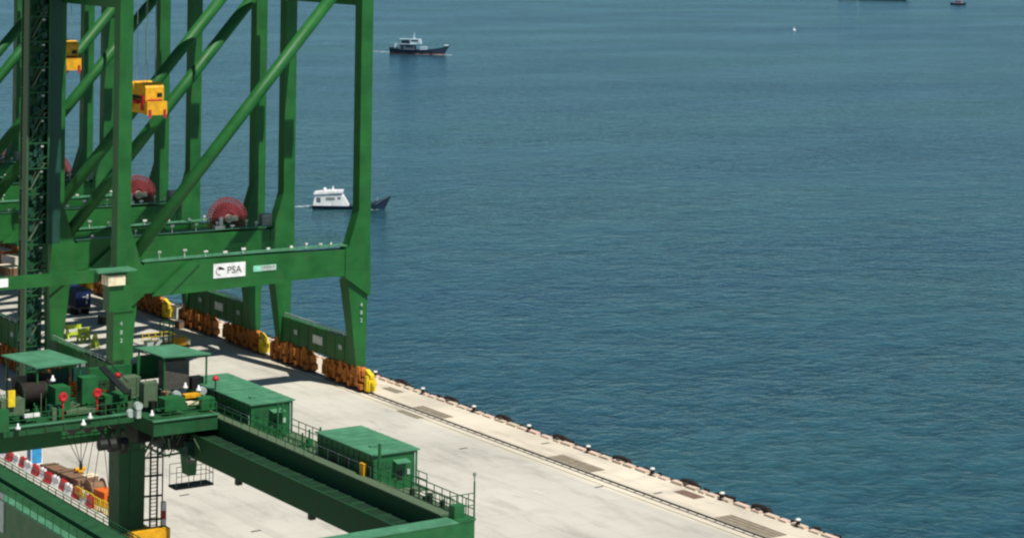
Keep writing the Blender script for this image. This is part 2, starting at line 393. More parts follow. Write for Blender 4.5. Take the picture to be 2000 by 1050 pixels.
# ------------------------------------------------------------------ bollards and fenders
def make_bollard():
    r = thing('bollard', '', 'bollard', group='bollards on the quay edge')
    MB().lathe((0, 0, 0.004), [(0.38, 0), (0.38, 0.10), (0.22, 0.20), (0.20, 0.55), (0.30, 0.64)], 14).build('post', M['rubber'], r, True)
    MB().lathe((0, 0, 0.644), [(0.27, 0), (0.30, 0.08), (0.25, 0.18), (0.10, 0.23)], 14).build('cap', M['white'], r, True)
    return r
def make_fender():
    r = thing('fender', '', 'fender', group='rubber fenders along the quay face')
    m = MB(); n = 12; seg = 16
    L = 3.2; vs = []; fs = []
    for i in range(seg + 1):
        f = i / seg; yy = (f - .5) * L; rr = 0.38 * min(1, (1 - abs(2 * f - 1) ** 4) ** .5 + 0.12) * (1 + 0.06 * (i % 2))
        zz = 0.12 + 0.14 * math.cos((f - .5) * math.pi)
        for k in range(n):
            a = 2 * math.pi * k / n; vs.append((rr * math.cos(a), yy, zz + rr * math.sin(a)))
    for i in range(seg):
        for k in range(n):
            fs.append((i * n + k, i * n + (k + 1) % n, (i + 1) * n + (k + 1) % n, (i + 1) * n + k))
    fs += [tuple(range(n)), tuple(range(seg * n, seg * n + n))]
    m.add(vs, fs); m.build('rubber_body', M['rubber'], r, True)
    m = MB()
    m.box(-0.75, 0.05, -0.3, 0.3, 0.28, 0.38)
    m.build('bracket', M['steel'], r)
    return r
b0 = make_bollard(); f0 = make_fender()
for i in range(10):
    yb = 264.5 - 12.04 * i
    o = b0 if i == 0 else copy_tree(b0)
    o.location = (EDGE - 0.35, yb, 0)
    o['label'] = ('white capped bollard on the quay edge beside the orange bogies' if i == 0 else
                  'white capped bollard on the quay edge, %s this side of the yellow buffer' % ('first' if i == 1 else ORD[i - 1]))
    if yb - 6 > 163 :
        o = f0 if i == 0 else copy_tree(f0); o.location = (EDGE + 0.40, yb - 5.6, 0)
        o['label'] = ('black rubber fender on the quay edge just behind the yellow buffer' if i == 0 else
                      'black rubber fender on the quay edge, %s this side of the yellow buffer' % ('first' if i == 1 else ORD[i - 1]))

# ================================================================== SHIP TO SHORE CRANE (local: y=0 at the front frame)
FD = 20.6                      # frame spacing along the quay
def make_crane():
    r = thing('quay_crane', '', 'crane', (0, 0, 0), group='green quay cranes lined up along the berth')
    def leg(x, y, inward):
        # inward: +1 the beam lies towards +x; knee node at the portal beam, slender upper leg, tapered lower leg set back
        i0 = 0.85 * inward
        pts = [(x - 1.0 * inward, 12.0), (x + 2.75 * inward, 14.7), (x + 2.75 * inward, 18.3), (x + 2.3 * inward, 18.6),
               (x + i0, 23.2), (x + i0, 56.0), (x - i0, 56.0), (x - i0 * 1.02, 19.0), (x - 1.0 * inward, 15.0)]
        o = MB().prism_y(pts, y - 0.85, y + 0.85).build('leg', M['green'], r)
        t0, t1, b0, b1 = x + 2.1 * inward, x - 0.88 * inward, x + 0.80 * inward, x - 0.55 * inward
        m = MB(); m.add([(b0, y - 0.55, 2.97), (b1, y - 0.55, 2.97), (b1, y + 1.0, 2.97), (b0, y + 1.0, 2.97),
                         (t0, y - 0.40, 14.2), (t1, y - 0.40, 14.2), (t1, y + 1.9, 14.2), (t0, y + 1.9, 14.2)],
                        [(0, 3, 2, 1), (4, 5, 6, 7), (0, 1, 5, 4), (1, 2, 6, 5), (2, 3, 7, 6), (3, 0, 4, 7)])
        m.build('lower_leg', M['green'], o)
        return o
    for fy in (0.0, FD):
        leg(RAIL_L, fy, 1); L2 = leg(RAIL_S, fy, -1)
        # portal beam: deeper towards the ends, stiffened
        xa, xb = RAIL_L + 2.45, RAIL_S - 2.45
        MB().prism_y([(xa + 0.3, 14.9), (xb - 0.3, 14.9), (xb - 0.3, 18.3), (xa + 0.3, 18.75)], fy - 0.72, fy + 0.72).build('portal_beam', M['green'], r)
        MB().prism_y([(xa + 2.2, 14.5), (xb - 8.2, 14.8), (xb - 12.2, 18.4), (xa + 6.8, 18.6)], fy - 1.05, fy - 0.723).build('splice_plate', M['green'], r)
        MB().prism_y([(xa + 1.2, 14.6), (xa + 3.4, 14.55), (xa + 7.6, 18.2), (xa + 6.0, 18.5)], fy - 1.3, fy - 1.053).build('gusset', M['green'], r)
        MB().box(xa, xb, fy - 0.85, fy + 0.85, 18.76, 18.84).build('beam_walkway', M['roof'], r)
        m = MB()
        for yy in (-0.80, 0.80): m.rail((xa, fy + yy, 18.84), (xb - 0.3, fy + yy, 18.84), 1.0, 2.4, 0.035)
        m.build('handrail', M['green'], r)
        # diagonal tube
        MB().tube((RAIL_L + 1.2, fy, 18.9), (RAIL_S - 1.2, fy, 54.9), 0.78, 18).build('brace', M['green'], r, True)
        # unseen upper cross beam, added for its shadow
        MB().box(RAIL_L - 0.8, RAIL_S + 0.8, fy - 0.7, fy + 0.7, 54.2, 56.6).build('unseen_top_beam', M['green'], r)
        # flood lights on the beam
        rnd = random.Random(5 + int(fy))
        for k, xx in enumerate((114.8, 118.2, 121.0, 123.6, 126.1, 129.6, 132.8, 135.0, 137.2, 138.6)):
            zz = 18.85; yy = fy - 0.72 + rnd.uniform(-0.1, 0.3); hh = rnd.choice((0.25, 0.45, 0.8)); ww = rnd.uniform(0.25, 0.6)
            mm = MB().box(xx - 0.04, xx + 0.04, yy - 0.04, yy + 0.04, zz, zz + hh); mm.cbox((xx, yy - 0.06, zz + hh + 0.12), ww, 0.22, 0.24)
            mm.build('floodlight', M['white'], r)
    # bracing along the quay between the frames, seen end on
    for x in (RAIL_L, RAIL_S):
        MB().box(x - 0.55, x + 0.55, 0.8, FD - 0.8, 49.5, 51.0).build('side_beam', M['green'], r)
        s = MB().box(x - 0.65, x + 0.65, 0.2, FD + 0.9, 3.0, 6.3)
        for k in range(9):
            yy = 0.4 + k * (FD - 0.8) / 8
            s.box(x - 0.70, x - 0.65, yy - 0.06, yy + 0.06, 3.1, 6.2)
        sb = s.build('sill_beam', M['green'], r)
        m = MB(); m.rail((x - 0.55, 1.2, 6.3), (x - 0.55, FD - 1.2, 6.3), 0.6, 2.0, 0.09); m.build('handrail', M['palegrey'], sb)
        MB().box(x - 0.74, x - 0.70, 8.6, 11.2, 4.2, 5.3).build('plate', M['white'], sb)
        MB().box(x - 0.74, x - 0.70, 3.4, 4.3, 4.5, 5.1).build('plate', M['palegrey'], sb)
        MB().box(x - 0.74, x - 0.70, 15.6, 16.5, 4.5, 5.1).build('plate', M['palegrey'], sb)
        # bogies: two eight wheel sets
        for y0, y1, end in ((-3.0, 8.6, -1), (11.6, 23.2, 1)):
            b = MB(); c = (y0 + y1) / 2
            b.prism_x([(c - 0.9, 2.96), (c + 0.9, 2.96), (c + 1.5, 2.9), (c + 3.4, 2.8), (c + 3.4, 2.35), (c + 1.0, 2.6), (c - 1.0, 2.6), (c - 3.4, 2.35), (c - 3.4, 2.8), (c - 1.5, 2.9)], x - 0.62, x + 0.62)
            for s2 in (-1, 1):
                cc = c + s2 * 2.9
                b.prism_x([(cc - 0.5, 2.75), (cc + 0.5, 2.75), (cc + 1.9, 1.75), (cc + 1.9, 1.3), (cc - 1.9, 1.3), (cc - 1.9, 1.75)], x - 0.72, x + 0.72)
                for s3 in (-1, 1):
                    c3 = cc + s3 * 1.42
                    b.prism_x([(c3 - 0.35, 1.5), (c3 + 0.35, 1.5), (c3 + 1.28, 0.95), (c3 + 1.28, 0.35), (c3 + 0.4, 0.55), (c3 - 0.4, 0.55), (c3 - 1.28, 0.35), (c3 - 1.28, 0.95)], x - 0.5, x + 0.5)
                    # drive motors and gearboxes
                    b.box(x - 1.25, x - 0.5, c3 - 0.95, c3 - 0.35, 0.45, 1.05); b.box(x - 1.1, x - 0.5, c3 + 0.3, c3 + 0.9, 0.7, 1.9)
                    b.tube((x - 0.9, c3 + 0.6, 1.9), (x - 0.9, c3 + 0.6, 2.5), 0.24, 8)
            b.prism_x([(c - 5.2, 1.0), (c + 5.2, 1.0), (c + 5.0, 2.1), (c + 3.9, 2.3), (c + 3.6, 2.95), (c + 1.2, 2.85), (c - 1.0, 2.95), (c - 3.3, 2.9), (c - 4.2, 2.2), (c - 5.0, 2.2)], x - 0.45, x + 0.45)
            rb = random.Random(int(y0 * 10 + x))
            for k in range(22):
                yy = c + rb.uniform(-5.0, 5.0); zz = rb.uniform(0.5, 2.3); q_ = rb.uniform(0.25, 0.6)
                b.box(x - 0.75 - rb.uniform(0.05, 0.5), x - 0.46, yy - q_ / 2, yy + q_ / 2, zz, zz + rb.uniform(0.3, 1.0))
            for k in range(6):
                yy = c - 4.0 + k * 1.55 + rb.uniform(-0.4, 0.4); hh = rb.uniform(2.6, 3.6); b.prism_x([(yy - rb.uniform(0.5, 0.9), 1.5), (yy + rb.uniform(0.5, 0.9), 1.5), (yy + 0.25, hh), (yy - 0.2, hh)], x - 0.95, x - 0.67)
            bo = b.build('bogie', M['rust'], r)
            for s2 in (-1, 1):
                for s3 in (-1, 1):
                    for s4 in (-1, 1):
                        yy = c + s2 * 2.9 + s3 * 1.42 + s4 * 0.68
                        MB().tube((x - 0.42, yy, 0.40), (x + 0.42, yy, 0.40), 0.34, 14).build('wheel', M['steel'], bo)
            ye = y0 + 0.1 if end < 0 else y1 - 0.1
            bf = MB(); bf.box(x - 0.55, x + 0.55, min(ye, ye + end * 0.5), max(ye, ye + end * 0.5), 0.25, 1.8)
            bf.tube((x, ye + end * 0.5, 1.3), (x, ye + end * 1.1, 1.3), 0.32, 12); bf.box(x - 0.72, x - 0.40, ye - 0.3, ye + 0.3, 0.3, 2.2)
            bf.prism_x([(ye - end * 0.9, 2.0), (ye + end * 0.5, 1.9), (ye + end * 0.5, 2.3), (ye - end * 0.9, 2.9)], x - 0.3, x + 0.3)
            bf.build('buffer', M['bright_yellow' if end < 0 else 'rust'], bo)
    # cable reel behind the rear beam
    cx, cz, ry = 135.4, 19.9, FD + 1.7
    m = MB(); R = 2.75
    m.tube((cx, ry - 0.28, cz), (cx, ry + 0.28, cz), R * 0.78, 40)
    for k in range(36):
        a = 2 * math.pi * k / 36
        d = Vector((math.cos(a), 0, math.sin(a)))
        c0 = Vector((cx, ry - 0.36, cz))
        m.beam(c0 + d * 0.9, c0 + d * R, 0.13, 0.10, (0, 1, 0)); m.beam(c0 + Vector((0, 0.72, 0)) + d * 0.9, c0 + Vector((0, 0.72, 0)) + d * R, 0.13, 0.10, (0, 1, 0))
    for k in range(48):
        a, b_ = 2 * math.pi * k / 48, 2 * math.pi * (k + 1) / 48
        for yy in (-0.36, 0.36):
            m.beam((cx + R * math.cos(a), ry + yy, cz + R * math.sin(a)), (cx + R * math.cos(b_), ry + yy, cz + R * math.sin(b_)), 0.10)
    reel = m.build('cable_reel', M['reel'], r)
    m = MB().tube((cx, ry - 0.75, cz), (cx, ry - 0.4, cz), 0.55, 16); m.box(cx + 0.3, cx + 1.2, ry - 0.9, ry - 0.42, cz - 0.3, cz + 0.35); m.build('hub', M['cream'], reel)
    MB().box(cx - 0.5, cx + 0.5, ry - 0.9, ry + 0.6, 16.4, cz - 0.6).build('reel_stand', M['green'], r)
    m = MB().box(cx - 2.9, cx - 1.5, FD - 0.7, FD + 0.2, 18.85, 19.3); m.cbox((cx - 2.0, FD - 0.4, 19.9), 0.45, 0.4, 1.1); m.build('drive_unit', M['white'], r)
    # walkway bracket beside the reel
    m = MB().box(cx + 4.2, cx + 5.6, FD - 0.6, FD + 0.6, 18.85, 20.4); m.build('junction_box', M['grey'], r)
    # unseen girders and machinery house on top, added to cast shadows
    for yy, za, zb in ((6.6, 51.6, 54.8), (15.6, 52.5, 55.5)):
        MB().box(70, 146, yy - 0.6, yy + 0.6, za, zb).build('unseen_girder', M['green'], r)
    m = MB()
    for k in range(13):
        xx = 72 + k * 5.8; m.box(xx, xx + 0.4, 7.21, 14.99, 53.2, 53.7)
    m.build('unseen_girder_ties', M['green'], r)
    MB().box(96, 112, 6.0, 16.2, 56.7, 61.5).build('unseen_machinery_house', M['roof'], r)
    # stair tower beside the rear landside leg
    x0, x1, y0, y1 = RAIL_L - 5.2, RAIL_L - 2.45, FD - 3.4, FD - 1.2
    m = MB()
    for xx in (x0, x1):
        for yy in (y0, y1): m.beam((xx, yy, 0.2), (xx, yy, 56), 0.26)
    z = 3.0
    while z < 56:
        for p, q in (((x0, y0), (x1, y0)), ((x0, y1), (x1, y1)), ((x0, y0), (x0, y1)), ((x1, y0), (x1, y1))):
            m.beam((*p, z), (*q, z), 0.16)
        m.beam((x0, y0, z), (x1, y0, z + 1.6), 0.09); z += 3.2
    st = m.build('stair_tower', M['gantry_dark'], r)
    m = MB(); z = 0.4; k = 0
    while z < 53:
        a, b_ = (x0 + 0.5, x1 - 0.4) if k % 2 == 0 else (x1 - 0.4, x0 + 0.5)
        yy = y0 + 0.55 if k % 2 == 0 else y1 - 0.55
        m.beam((a, yy, z), (b_, yy, z + 3.2), 0.8, 0.16); m.beam((a, yy - 0.4, z + 1), (b_, yy - 0.4, z + 4.2), 0.06)
        xe = b_ ; m.box(min(xe, xe + 0.4 * (1 if k % 2 == 0 else -1)) - 0.3, max(xe, xe + 0.4 * (1 if k % 2 == 0 else -1)) + 0.3, y0 + 0.1, y1 - 0.1, z + 3.12, z + 3.2)
        z += 3.2; k += 1
    m.build('stair_flights', M['grating'], st)
    MB().box(x1 + 0.16, x1 + 1.75, y0 + 0.1, y1, 18.9, 56).build('dark_side_box', M['dark_teal'], st)  # dark box in front of the upper rear leg
    MB().box(x0 - 0.22, x0 - 0.14, y0 - 0.3, y1 - 0.9, 0.3, 56).build('corner_panel', M['grating'], st)
    m = MB(); rs = random.Random(3)
    for k in range(210):
        zz = rs.uniform(1, 55); xx = rs.uniform(x0 + 0.3, x1 - 0.4); m.cbox((xx, rs.uniform(y0 + 0.2, y0 + 0.9), zz), rs.uniform(0.2, 0.7), 0.3, rs.uniform(0.2, 1.1))
    m.build('tower_fittings', M['dark_teal'], st)['kind'] = 'stuff'
    MB().box(x0 + 0.2, x1 - 0.2, y0 + 0.95, y0 + 1.0, 1, 56).build('mesh_screen', M['dull_green'], st)
    m = MB().box(x0 + 0.15, x1 - 0.15, y1 + 0.02, y1 + 0.10, 3, 56); m.build('back_panel', M['dark_teal'], st)
    m = MB(); z = 4.6
    while z < 54: m.cbox((x1 - 0.9, y0 - 0.12, z + 1.2), 0.34, 0.2, 0.2); z += 3.2
    m.build('tower_lamps', M['palegrey'], st)
    return r

crane = make_crane()
spots = [247.3, 276.6, 308.2, 337.0, 366.5]
labs = ['green quay crane with a white lettered sign on its portal beam',
        'green quay crane standing directly behind the nearest one, second from the front',
        'green quay crane third from the front, partly hidden behind the second',
        'green quay crane fourth from the front, seen between the legs of the nearer ones',
        'green quay crane farthest along the berth, mostly hidden']
allc = []
for i, yv in enumerate(spots):
    c = crane if i == 0 else copy_tree(crane)
    c.location = (0, yv, 0); c['label'] = labs[i]; allc.append(c)
A = allc[0]
# writing and marks that only the nearest crane shows
pa = atY(448, 527, spots[0] - 1.1)
MB().box(pa.x - 2.2, pa.x + 2.2, -1.15, -1.053, pa.z - 0.88, pa.z + 0.88).build('sign', M['boat_white'], A); sgn = kids(A)[-1]
text_mesh('PSA', 1.25, 'lettering', M['steel'], sgn, Matrix.Translation((pa.x + 0.65, -1.17, pa.z - 0.02)) @ FACE_MY)
m = MB()
for k in range(9):
    a, b_ = math.radians(70 + k * 24), math.radians(70 + (k + 1) * 24)
    m.beam((pa.x - 1.35 + 0.5 * math.cos(a), -1.17, pa.z + 0.5 * math.sin(a)), (pa.x - 1.35 + 0.5 * math.cos(b_), -1.17, pa.z + 0.5 * math.sin(b_)), 0.09, 0.03)
m.prism_y([(pa.x - 1.6, pa.z + 0.15), (pa.x - 0.7, pa.z + 0.12), (pa.x - 0.75, pa.z + 0.3), (pa.x - 1.35, pa.z + 0.5)], -1.18, -1.16)
m.build('emblem', M['dark'], sgn)
pb = atY(517, 523, spots[0] - 1.1)
MB().box(pb.x - 1.6, pb.x + 1.6, -1.14, -1.053, pb.z - 0.36, pb.z + 0.36).build('sign', M['teal'], A); sgn = kids(A)[-1]
m = MB().box(pb.x - 0.5, pb.x + 1.55, -1.16, -1.142, pb.z - 0.32, pb.z + 0.32); m.build('panel', M['palegrey'], sgn)
m = MB()
for k in range(4): m.box(pb.x - 0.2 + k * 0.42, pb.x + 0.08 + k * 0.42, -1.175, -1.162, pb.z - 0.02, pb.z + 0.2)
m.build('marks', M['grey'], sgn)
for u, v in ((707, 595), (707, 610), (707, 625)):
    p = atY(u, v, spots[0] - 0.6)
    text_mesh({595: '4', 610: '8', 625: '2'}[v], 0.75, 'leg_number', M['palegrey'], A, Matrix.Translation((p.x - 0.1, -0.62, p.z)) @ FACE_MY, 0.02)
# landside leg: cabinet with the same number, and an outrigger beam towards the yard
p0 = atY(240, 606, spots[0] - 2.2); p1 = atY(240, 700, spots[0] - 2.2)
m = MB().box(p0.x - 1.5, p0.x + 1.1, -2.9, -0.82, p1.z, p0.z); m.box(p0.x - 1.65, p0.x + 1.25, -3.05, -0.82, p0.z, p0.z + 0.18)
cab = m.build('leg_cabinet', M['green'], A)
for u, v in ((237, 632), (237, 649), (237, 665)):
    p = atY(u, v, spots[0] - 2.95)
    text_mesh({632: '4', 649: '8', 665: '2'}[v], 0.72, 'leg_number', M['palegrey'], cab, Matrix.Translation((p.x, -2.93, p.z)) @ FACE_MY, 0.02)
q0 = atY(18, 545, spots[0] - 2); q1 = atY(190, 537, spots[0] - 2)
MB().box(q0.x, q1.x, -2.6, -1.4, q1.z - 0.75, q1.z + 0.6).build('outrigger_beam', M['green'], A)
q = atY(2, 551, spots[0] - 2); MB().box(q.x - 1.5, q.x + 0.6, -2.7, -2.62, q.z - 0.5, q.z + 0.5).build('sign', M['boat_white'], A)
MB().box(q.x - 1.6, q0.x, -2.61, -1.4, q1.z - 0.75, q1.z + 0.6).build('outrigger_beam', M['green'], A)
q = atY(222, 526, spots[0] - 2)
MB().box(q.x - 2.7, q.x + 2.3, -3.6, -0.9, q.z - 0.1, q.z + 0.08).build('canopy', M['roof'], A)
q2 = atY(227, 548, spots[0] - 3)
MB().box(q2.x - 1.1, q2.x + 1.1, -3.2, -1.2, q2.z - 0.55, q2.z + 0.6).build('cream_cabinet', M['cream'], A)
q3 = atY(228, 575, spots[0] - 2)
MB().box(q3.x - 1.3, q3.x + 1.3, -2.8, -0.9, q3.z - 1.9, q2.z - 0.56).build('leg_platform', M['green'], A)

# ------------------------------------------------------------------ spreaders hanging under the cranes
def make_spreader():
    r = thing('spreader', '', 'spreader', group='yellow spreaders hanging from the cranes')
    m = MB().prism_x([(-2.6, 1.6), (2.7, 1.6), (2.7, 2.7), (2.0, 3.6), (-2.3, 3.6), (-2.6, 3.2)], -1.25, 1.25)
    for yy in (-1.5, 1.5): m.tube((-1.35, yy, 3.2), (1.35, yy, 3.2), 0.6, 14)
    m.build('headblock', M['yellow'], r)
    MB().box(0.3, 1.0, -2.66, -2.605, 2.0, 2.5).build('inspection_plate', M['dark'], r); MB().box(-1.3, -1.255, -1.8, 1.6, 1.7, 2.1).build('side_slot', M['dark'], r)
    MB().tube((-0.9, -2.62, 1.62), (0.9, -2.62, 1.62), 0.10, 8).build('cable_hose', M['red'], r)
    f = MB().box(-1.0, 1.0, -3.0, 3.0, 0.5, 1.5)
    for yy in (-3.0, 3.0): f.box(-1.35, 1.35, yy - 0.4, yy + 0.4, -0.2, 1.5)
    f.box(-1.30, -0.95, -2.6, 2.6, -0.1, 1.2); f.box(0.95, 1.30, -2.6, 2.6, -0.1, 1.2)
    f.build('frame', M['yellow'], r)
    for sx in (-1, 1):
        for sy in (-1, 1): MB().prism_x([(sy * 3.42, 0.5), (sy * 3.6, 0.5), (sy * 3.65, -0.55), (sy * 3.5, -0.6)], sx * 1.0 - 0.14, sx * 1.0 + 0.14).build('flipper', M['red'], r)
    m = MB().tube((-1.45, -0.9, 1.3), (-1.45, 1.2, 1.3), 0.30, 10); m.box(-1.6, -1.3, 1.0, 2.2, 0.5, 1.9); m.box(-1.45, -1.26, -2.3, -1.6, 0.3, 2.2); m.build('hydraulic_unit', M['red'], r)
    for yy in (-1.5, 1.5):
        for xx in (-0.6, 0.6): MB().tube((xx, yy, 3.2), (xx, yy, 40.0), 0.035, 6).build('hoist_rope', M['grey'], r)
    return r
sp = make_spreader()
for i, (u, v, yv, lab) in enumerate(((285, 196, spots[0] + 10.3, 'yellow spreader with red details hanging in clear view beside the landside leg'),
                                     (122, 112, spots[1] + 10.3, 'yellow spreader half hidden behind the stair tower, the higher of the two'))):
    o = sp if i == 0 else copy_tree(sp)
    p = atY(u, v, yv); o.location = (p.x, p.y, p.z - 1.4); o['label'] = lab
for o in [sp] + [x for x in COL.objects if x.name.startswith('spreader.')]:
    pass

# ================================================================== YARD GANTRY (two girders along the quay)
G = thing('gantry_crane', 'green double girder gantry in the foreground carrying two roofed electrical houses', 'gantry crane')
GZ = 16.0
ya, yb = 139.2, 192.0
# seaside girder: wall, ledge and lower box
xw, xl = 88.6, 86.85
lowz = atX(530, 968, xl).z
m = MB().box(xw, xw + 0.9, ya, yb, 12.2, GZ - 0.10)
m.box(xl, xw, ya + 0.6, yb, lowz, 14.40)
for k in range(25):
    yy = ya + 1.5 + k * 2.1
    m.box(xl + 0.15, xw, yy, yy + 0.10, 14.441, 14.50)
m.box(xl - 0.06, xl + 0.06, ya + 0.6, yb, 14.401, 14.52)
MB().box(xl + 0.07, xw - 0.003, ya + 0.62, yb - 0.02, 14.402, 14.44).build('rail_ledge', M['ledge_dark'], G)
gm = m.build('girder', M['dull_green'], G)
MB().box(xw - 0.1, xw + 1.1, ya + 0.9, yb, GZ - 0.10, GZ).build('walkway', M['grating'], G)
m = MB().rail((xw + 1.02, ya + 1, GZ), (xw + 1.02, 178, GZ), 1.05, 1.2, 0.05); m.rail((xw - 0.02, 160, GZ), (xw - 0.02, 178, GZ), 1.0, 1.6, 0.04)
m.build('handrail', M['gantry'], G)
# landside girder
m = MB().box(62.6, 64.4, ya, yb, 11.6, 15.6); m.build('girder', M['gantry'], G)
MB().box(64.41, 66.1, ya + 0.6, yb, lowz, 16.0).build('girder_ledge', M['dull_green'], G)
MB().box(62.5, 63.3, ya, yb, 15.6, 15.7).build('walkway', M['roof'], G)
MB().box(63.31, 64.4, ya, yb, 15.601, 15.66).build('walkway', M['dull_green'], G)
m = MB().rail((66.0, ya + 1, 16.0), (66.0, 181, 16.0), 0.5, 1.5, 0.05); m.rail((62.6, ya + 1, 15.7), (62.6, yb, 15.7), 1.1, 1.5, 0.05); m.build('handrail', M['gantry'], G)
sg = atX(2, 998, 62.6)
pl = MB().box(62.52, 62.596, sg.y - 0.7, sg.y + 7.0, sg.z - 1.5, sg.z + 1.5).build('sign', M['palegrey'], G)
text_mesh('PSA', 3.2, 'lettering', M['dark'], pl, Matrix.Translation((62.5, sg.y + 3.3, sg.z)) @ FACE_MX)
# end beam
m = MB().box(60.0, 89.95, ya - 1.6, ya - 0.004, 11.0, GZ - 0.06); m.build('end_beam', M['gantry'], G)
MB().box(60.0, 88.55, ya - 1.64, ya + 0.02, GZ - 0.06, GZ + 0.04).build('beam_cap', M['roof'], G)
m = MB().box(88.6, 89.5, ya - 0.9, ya - 0.1, GZ + 0.04, GZ + 1.0); m.box(88.56, 90.0, ya - 1.64, ya + 0.02, GZ - 0.06, GZ + 0.10); m.build('end_block', M['gantry'], G)
MB().box(60, 88.6, yb, yb + 1.5, 11.6, 15.6).build('end_beam', M['gantry'], G)
# outer platform with the houses
m = MB().box(89.52, 94.4, 151.2, 182, 14.62, 14.8); m.box(89.52, 92.8, 141.8, 151.196, 14.62, 14.8); m.build('house_platform', M['grating'], G)
m = MB()
for k in range(1, 14): yy = ya + 1.5 + k * 3.1; m.beam((89.6, yy, 12.8), (94.2 if yy > 151 else 92.4, yy, 14.6), 0.16)
m.build('platform_bracket', M['gantry'], G)
m = MB(); m.rail((94.3, 151.4, 14.8), (94.3, 182, 14.8), 1.1, 1.3, 0.06); m.rail((92.7, 141.9, 14.8), (92.7, 151.2, 14.8), 1.25, 1.1, 0.06)
m.rail((90.0, 141.9, 14.8), (92.7, 141.9, 14.8), 1.9, 0.55, 0.06); m.rail((89.7, ya + 0.9, GZ), (89.7, ya + 7, GZ), 1.0, 1.0, 0.05)
m.beam((92.7, 141.9, 14.8), (92.7, 141.9, 17.6), 0.10)
m.build('platform_handrail', M['gantry'], G)
for k in range(5): MB().box(90.4 + 0.4 * (k % 2), 90.7 + 0.4 * (k % 2), ya + 3.0 + k * 1.3, ya + 3.3 + k * 1.3, 14.8, 15.7 + 0.3 * (k % 3)).build('cable_box', M['dark'], G)
MB().tube((92.7, 141.9, 17.6), (92.7, 141.9, 18.0), 0.05, 8).tube((92.7, 141.9, 18.0), (92.7, 141.9, 18.25), 0.13, 10).build('signal_lamp', M['grey'], G)

def house(y0, y1, roof_z, name_label):
    x0, x1 = 89.75, 93.9
    e = MB().box(x0, x1, y0, y1, 14.8, roof_z)
    k = int((y1 - y0) / 0.9)
    for i in range(k): e.box(x0 - 0.05, x0, y0 + 0.4 + i * 0.9, y0 + 0.5 + i * 0.9, 14.9, roof_z - 0.15)
    h = e.build('electrical_house', M['gantry'], G); h['label'] = name_label
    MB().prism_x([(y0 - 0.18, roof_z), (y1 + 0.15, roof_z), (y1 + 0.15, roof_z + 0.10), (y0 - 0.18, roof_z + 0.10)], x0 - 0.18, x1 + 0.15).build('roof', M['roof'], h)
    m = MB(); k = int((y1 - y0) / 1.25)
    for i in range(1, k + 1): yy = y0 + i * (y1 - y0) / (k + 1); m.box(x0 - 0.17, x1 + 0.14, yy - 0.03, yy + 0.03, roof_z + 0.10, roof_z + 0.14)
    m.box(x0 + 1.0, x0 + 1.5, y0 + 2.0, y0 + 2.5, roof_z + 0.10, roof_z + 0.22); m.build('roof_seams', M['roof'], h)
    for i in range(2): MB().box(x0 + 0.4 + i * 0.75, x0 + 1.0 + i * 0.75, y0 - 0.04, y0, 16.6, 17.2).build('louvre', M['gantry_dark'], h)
    MB().beam((x1 - 0.3, y0 - 0.06, 14.9), (x1 - 0.3, y0 - 0.06, 17.6), 0.08).build('downpipe', M['palegrey'], h)
    MB().box(x0 + 2.0, x0 + 2.9, y0 - 0.05, y0, 14.85, 16.95).build('door', M['gantry'], h)
    MB().box(x0 + 2.2, x0 + 2.7, y0 - 0.07, y0 - 0.05, 15.5, 16.3).build('door_window', M['dark'], h)
    MB().prism_x([(y0 - 0.75, 17.0), (y0, 17.1), (y0, 17.2), (y0 - 0.75, 17.06)], x0 + 1.8, x0 + 3.1).build('door_hood', M['roof'], h)
    MB().box(x0 + 3.15, x0 + 3.4, y0 - 0.1, y0, 15.9, 16.3).build('switch_box', M['palegrey'], h)
    MB().rail((x0 - 0.11, y0 + 0.2, 14.9), (x0 - 0.11, y1 - 0.3, 14.9), 1.9, 1.6, 0.05).build('conduit', M['palegrey'], h)
    for i in range(3): MB().box(x0 - 0.06, x0, y0 + 1.2 + i * (y1 - y0 - 2.4) / 3, y0 + 2.1 + i * (y1 - y0 - 2.4) / 3, 15.0, 16.9).build('wall_door', M['dark'], h)
    return h
RZ = 17.75
ha = at(725, 890, RZ); hb = at(615, 845, RZ); house(ha.y, hb.y, RZ, 'electrical house nearer the open end of the girder')
hc = at(500, 790, RZ); house(hc.y, hc.y + 13.0, RZ, 'electrical house farther along, beside the trolley')
# pipes and posts between the two houses
m = MB()
for k in range(8):
    yy = hb.y + 0.7 + k * (hc.y - hb.y - 1.4) / 7; xx = 90.2 + random.uniform(0, 2.6)
    m.tube((xx, yy, 14.8), (xx, yy, 14.8 + random.uniform(1.2, 3.6)), 0.09, 8); m.box(xx - 0.25, xx + 0.25, yy - 0.2, yy + 0.2, 14.8, 15.5)
m.rail((90, hb.y + 0.3, 14.8), (90, hc.y - 0.3, 14.8), 1.4, 0.9, 0.06); m.build('valve_posts', M['gantry'], G)
MB().tube((xw + 1.2, ha.y - 0.9, GZ - 0.1), (xw + 1.2, ha.y - 0.9, GZ + 2.9), 0.13, 10).build('vent_pipe', M['gantry'], G)
po = atX(712, 917, xw + 1.0); m = MB().box(xw + 0.72, xw + 1.0, po.y - 0.3, po.y + 0.3, GZ, GZ + 0.9); m.box(xw + 0.7, xw + 1.02, po.y - 0.34, po.y + 0.34, GZ + 0.9, GZ + 0.98); m.build('extinguisher_box', M['yellow'], G)
for u, v in ((465, 938), (608, 1005)):
    p = atX(u, v, xl + 0.5); m = MB().box(xl + 0.3, xl + 0.8, p.y - 0.25, p.y + 0.25, p.z - 0.35, p.z + 0.25); m.tube((xl + 0.55, p.y, p.z + 0.2), (xl + 0.55, p.y, lowz), 0.06, 8)
    m.build('hanging_lamp', M['dark'], G)
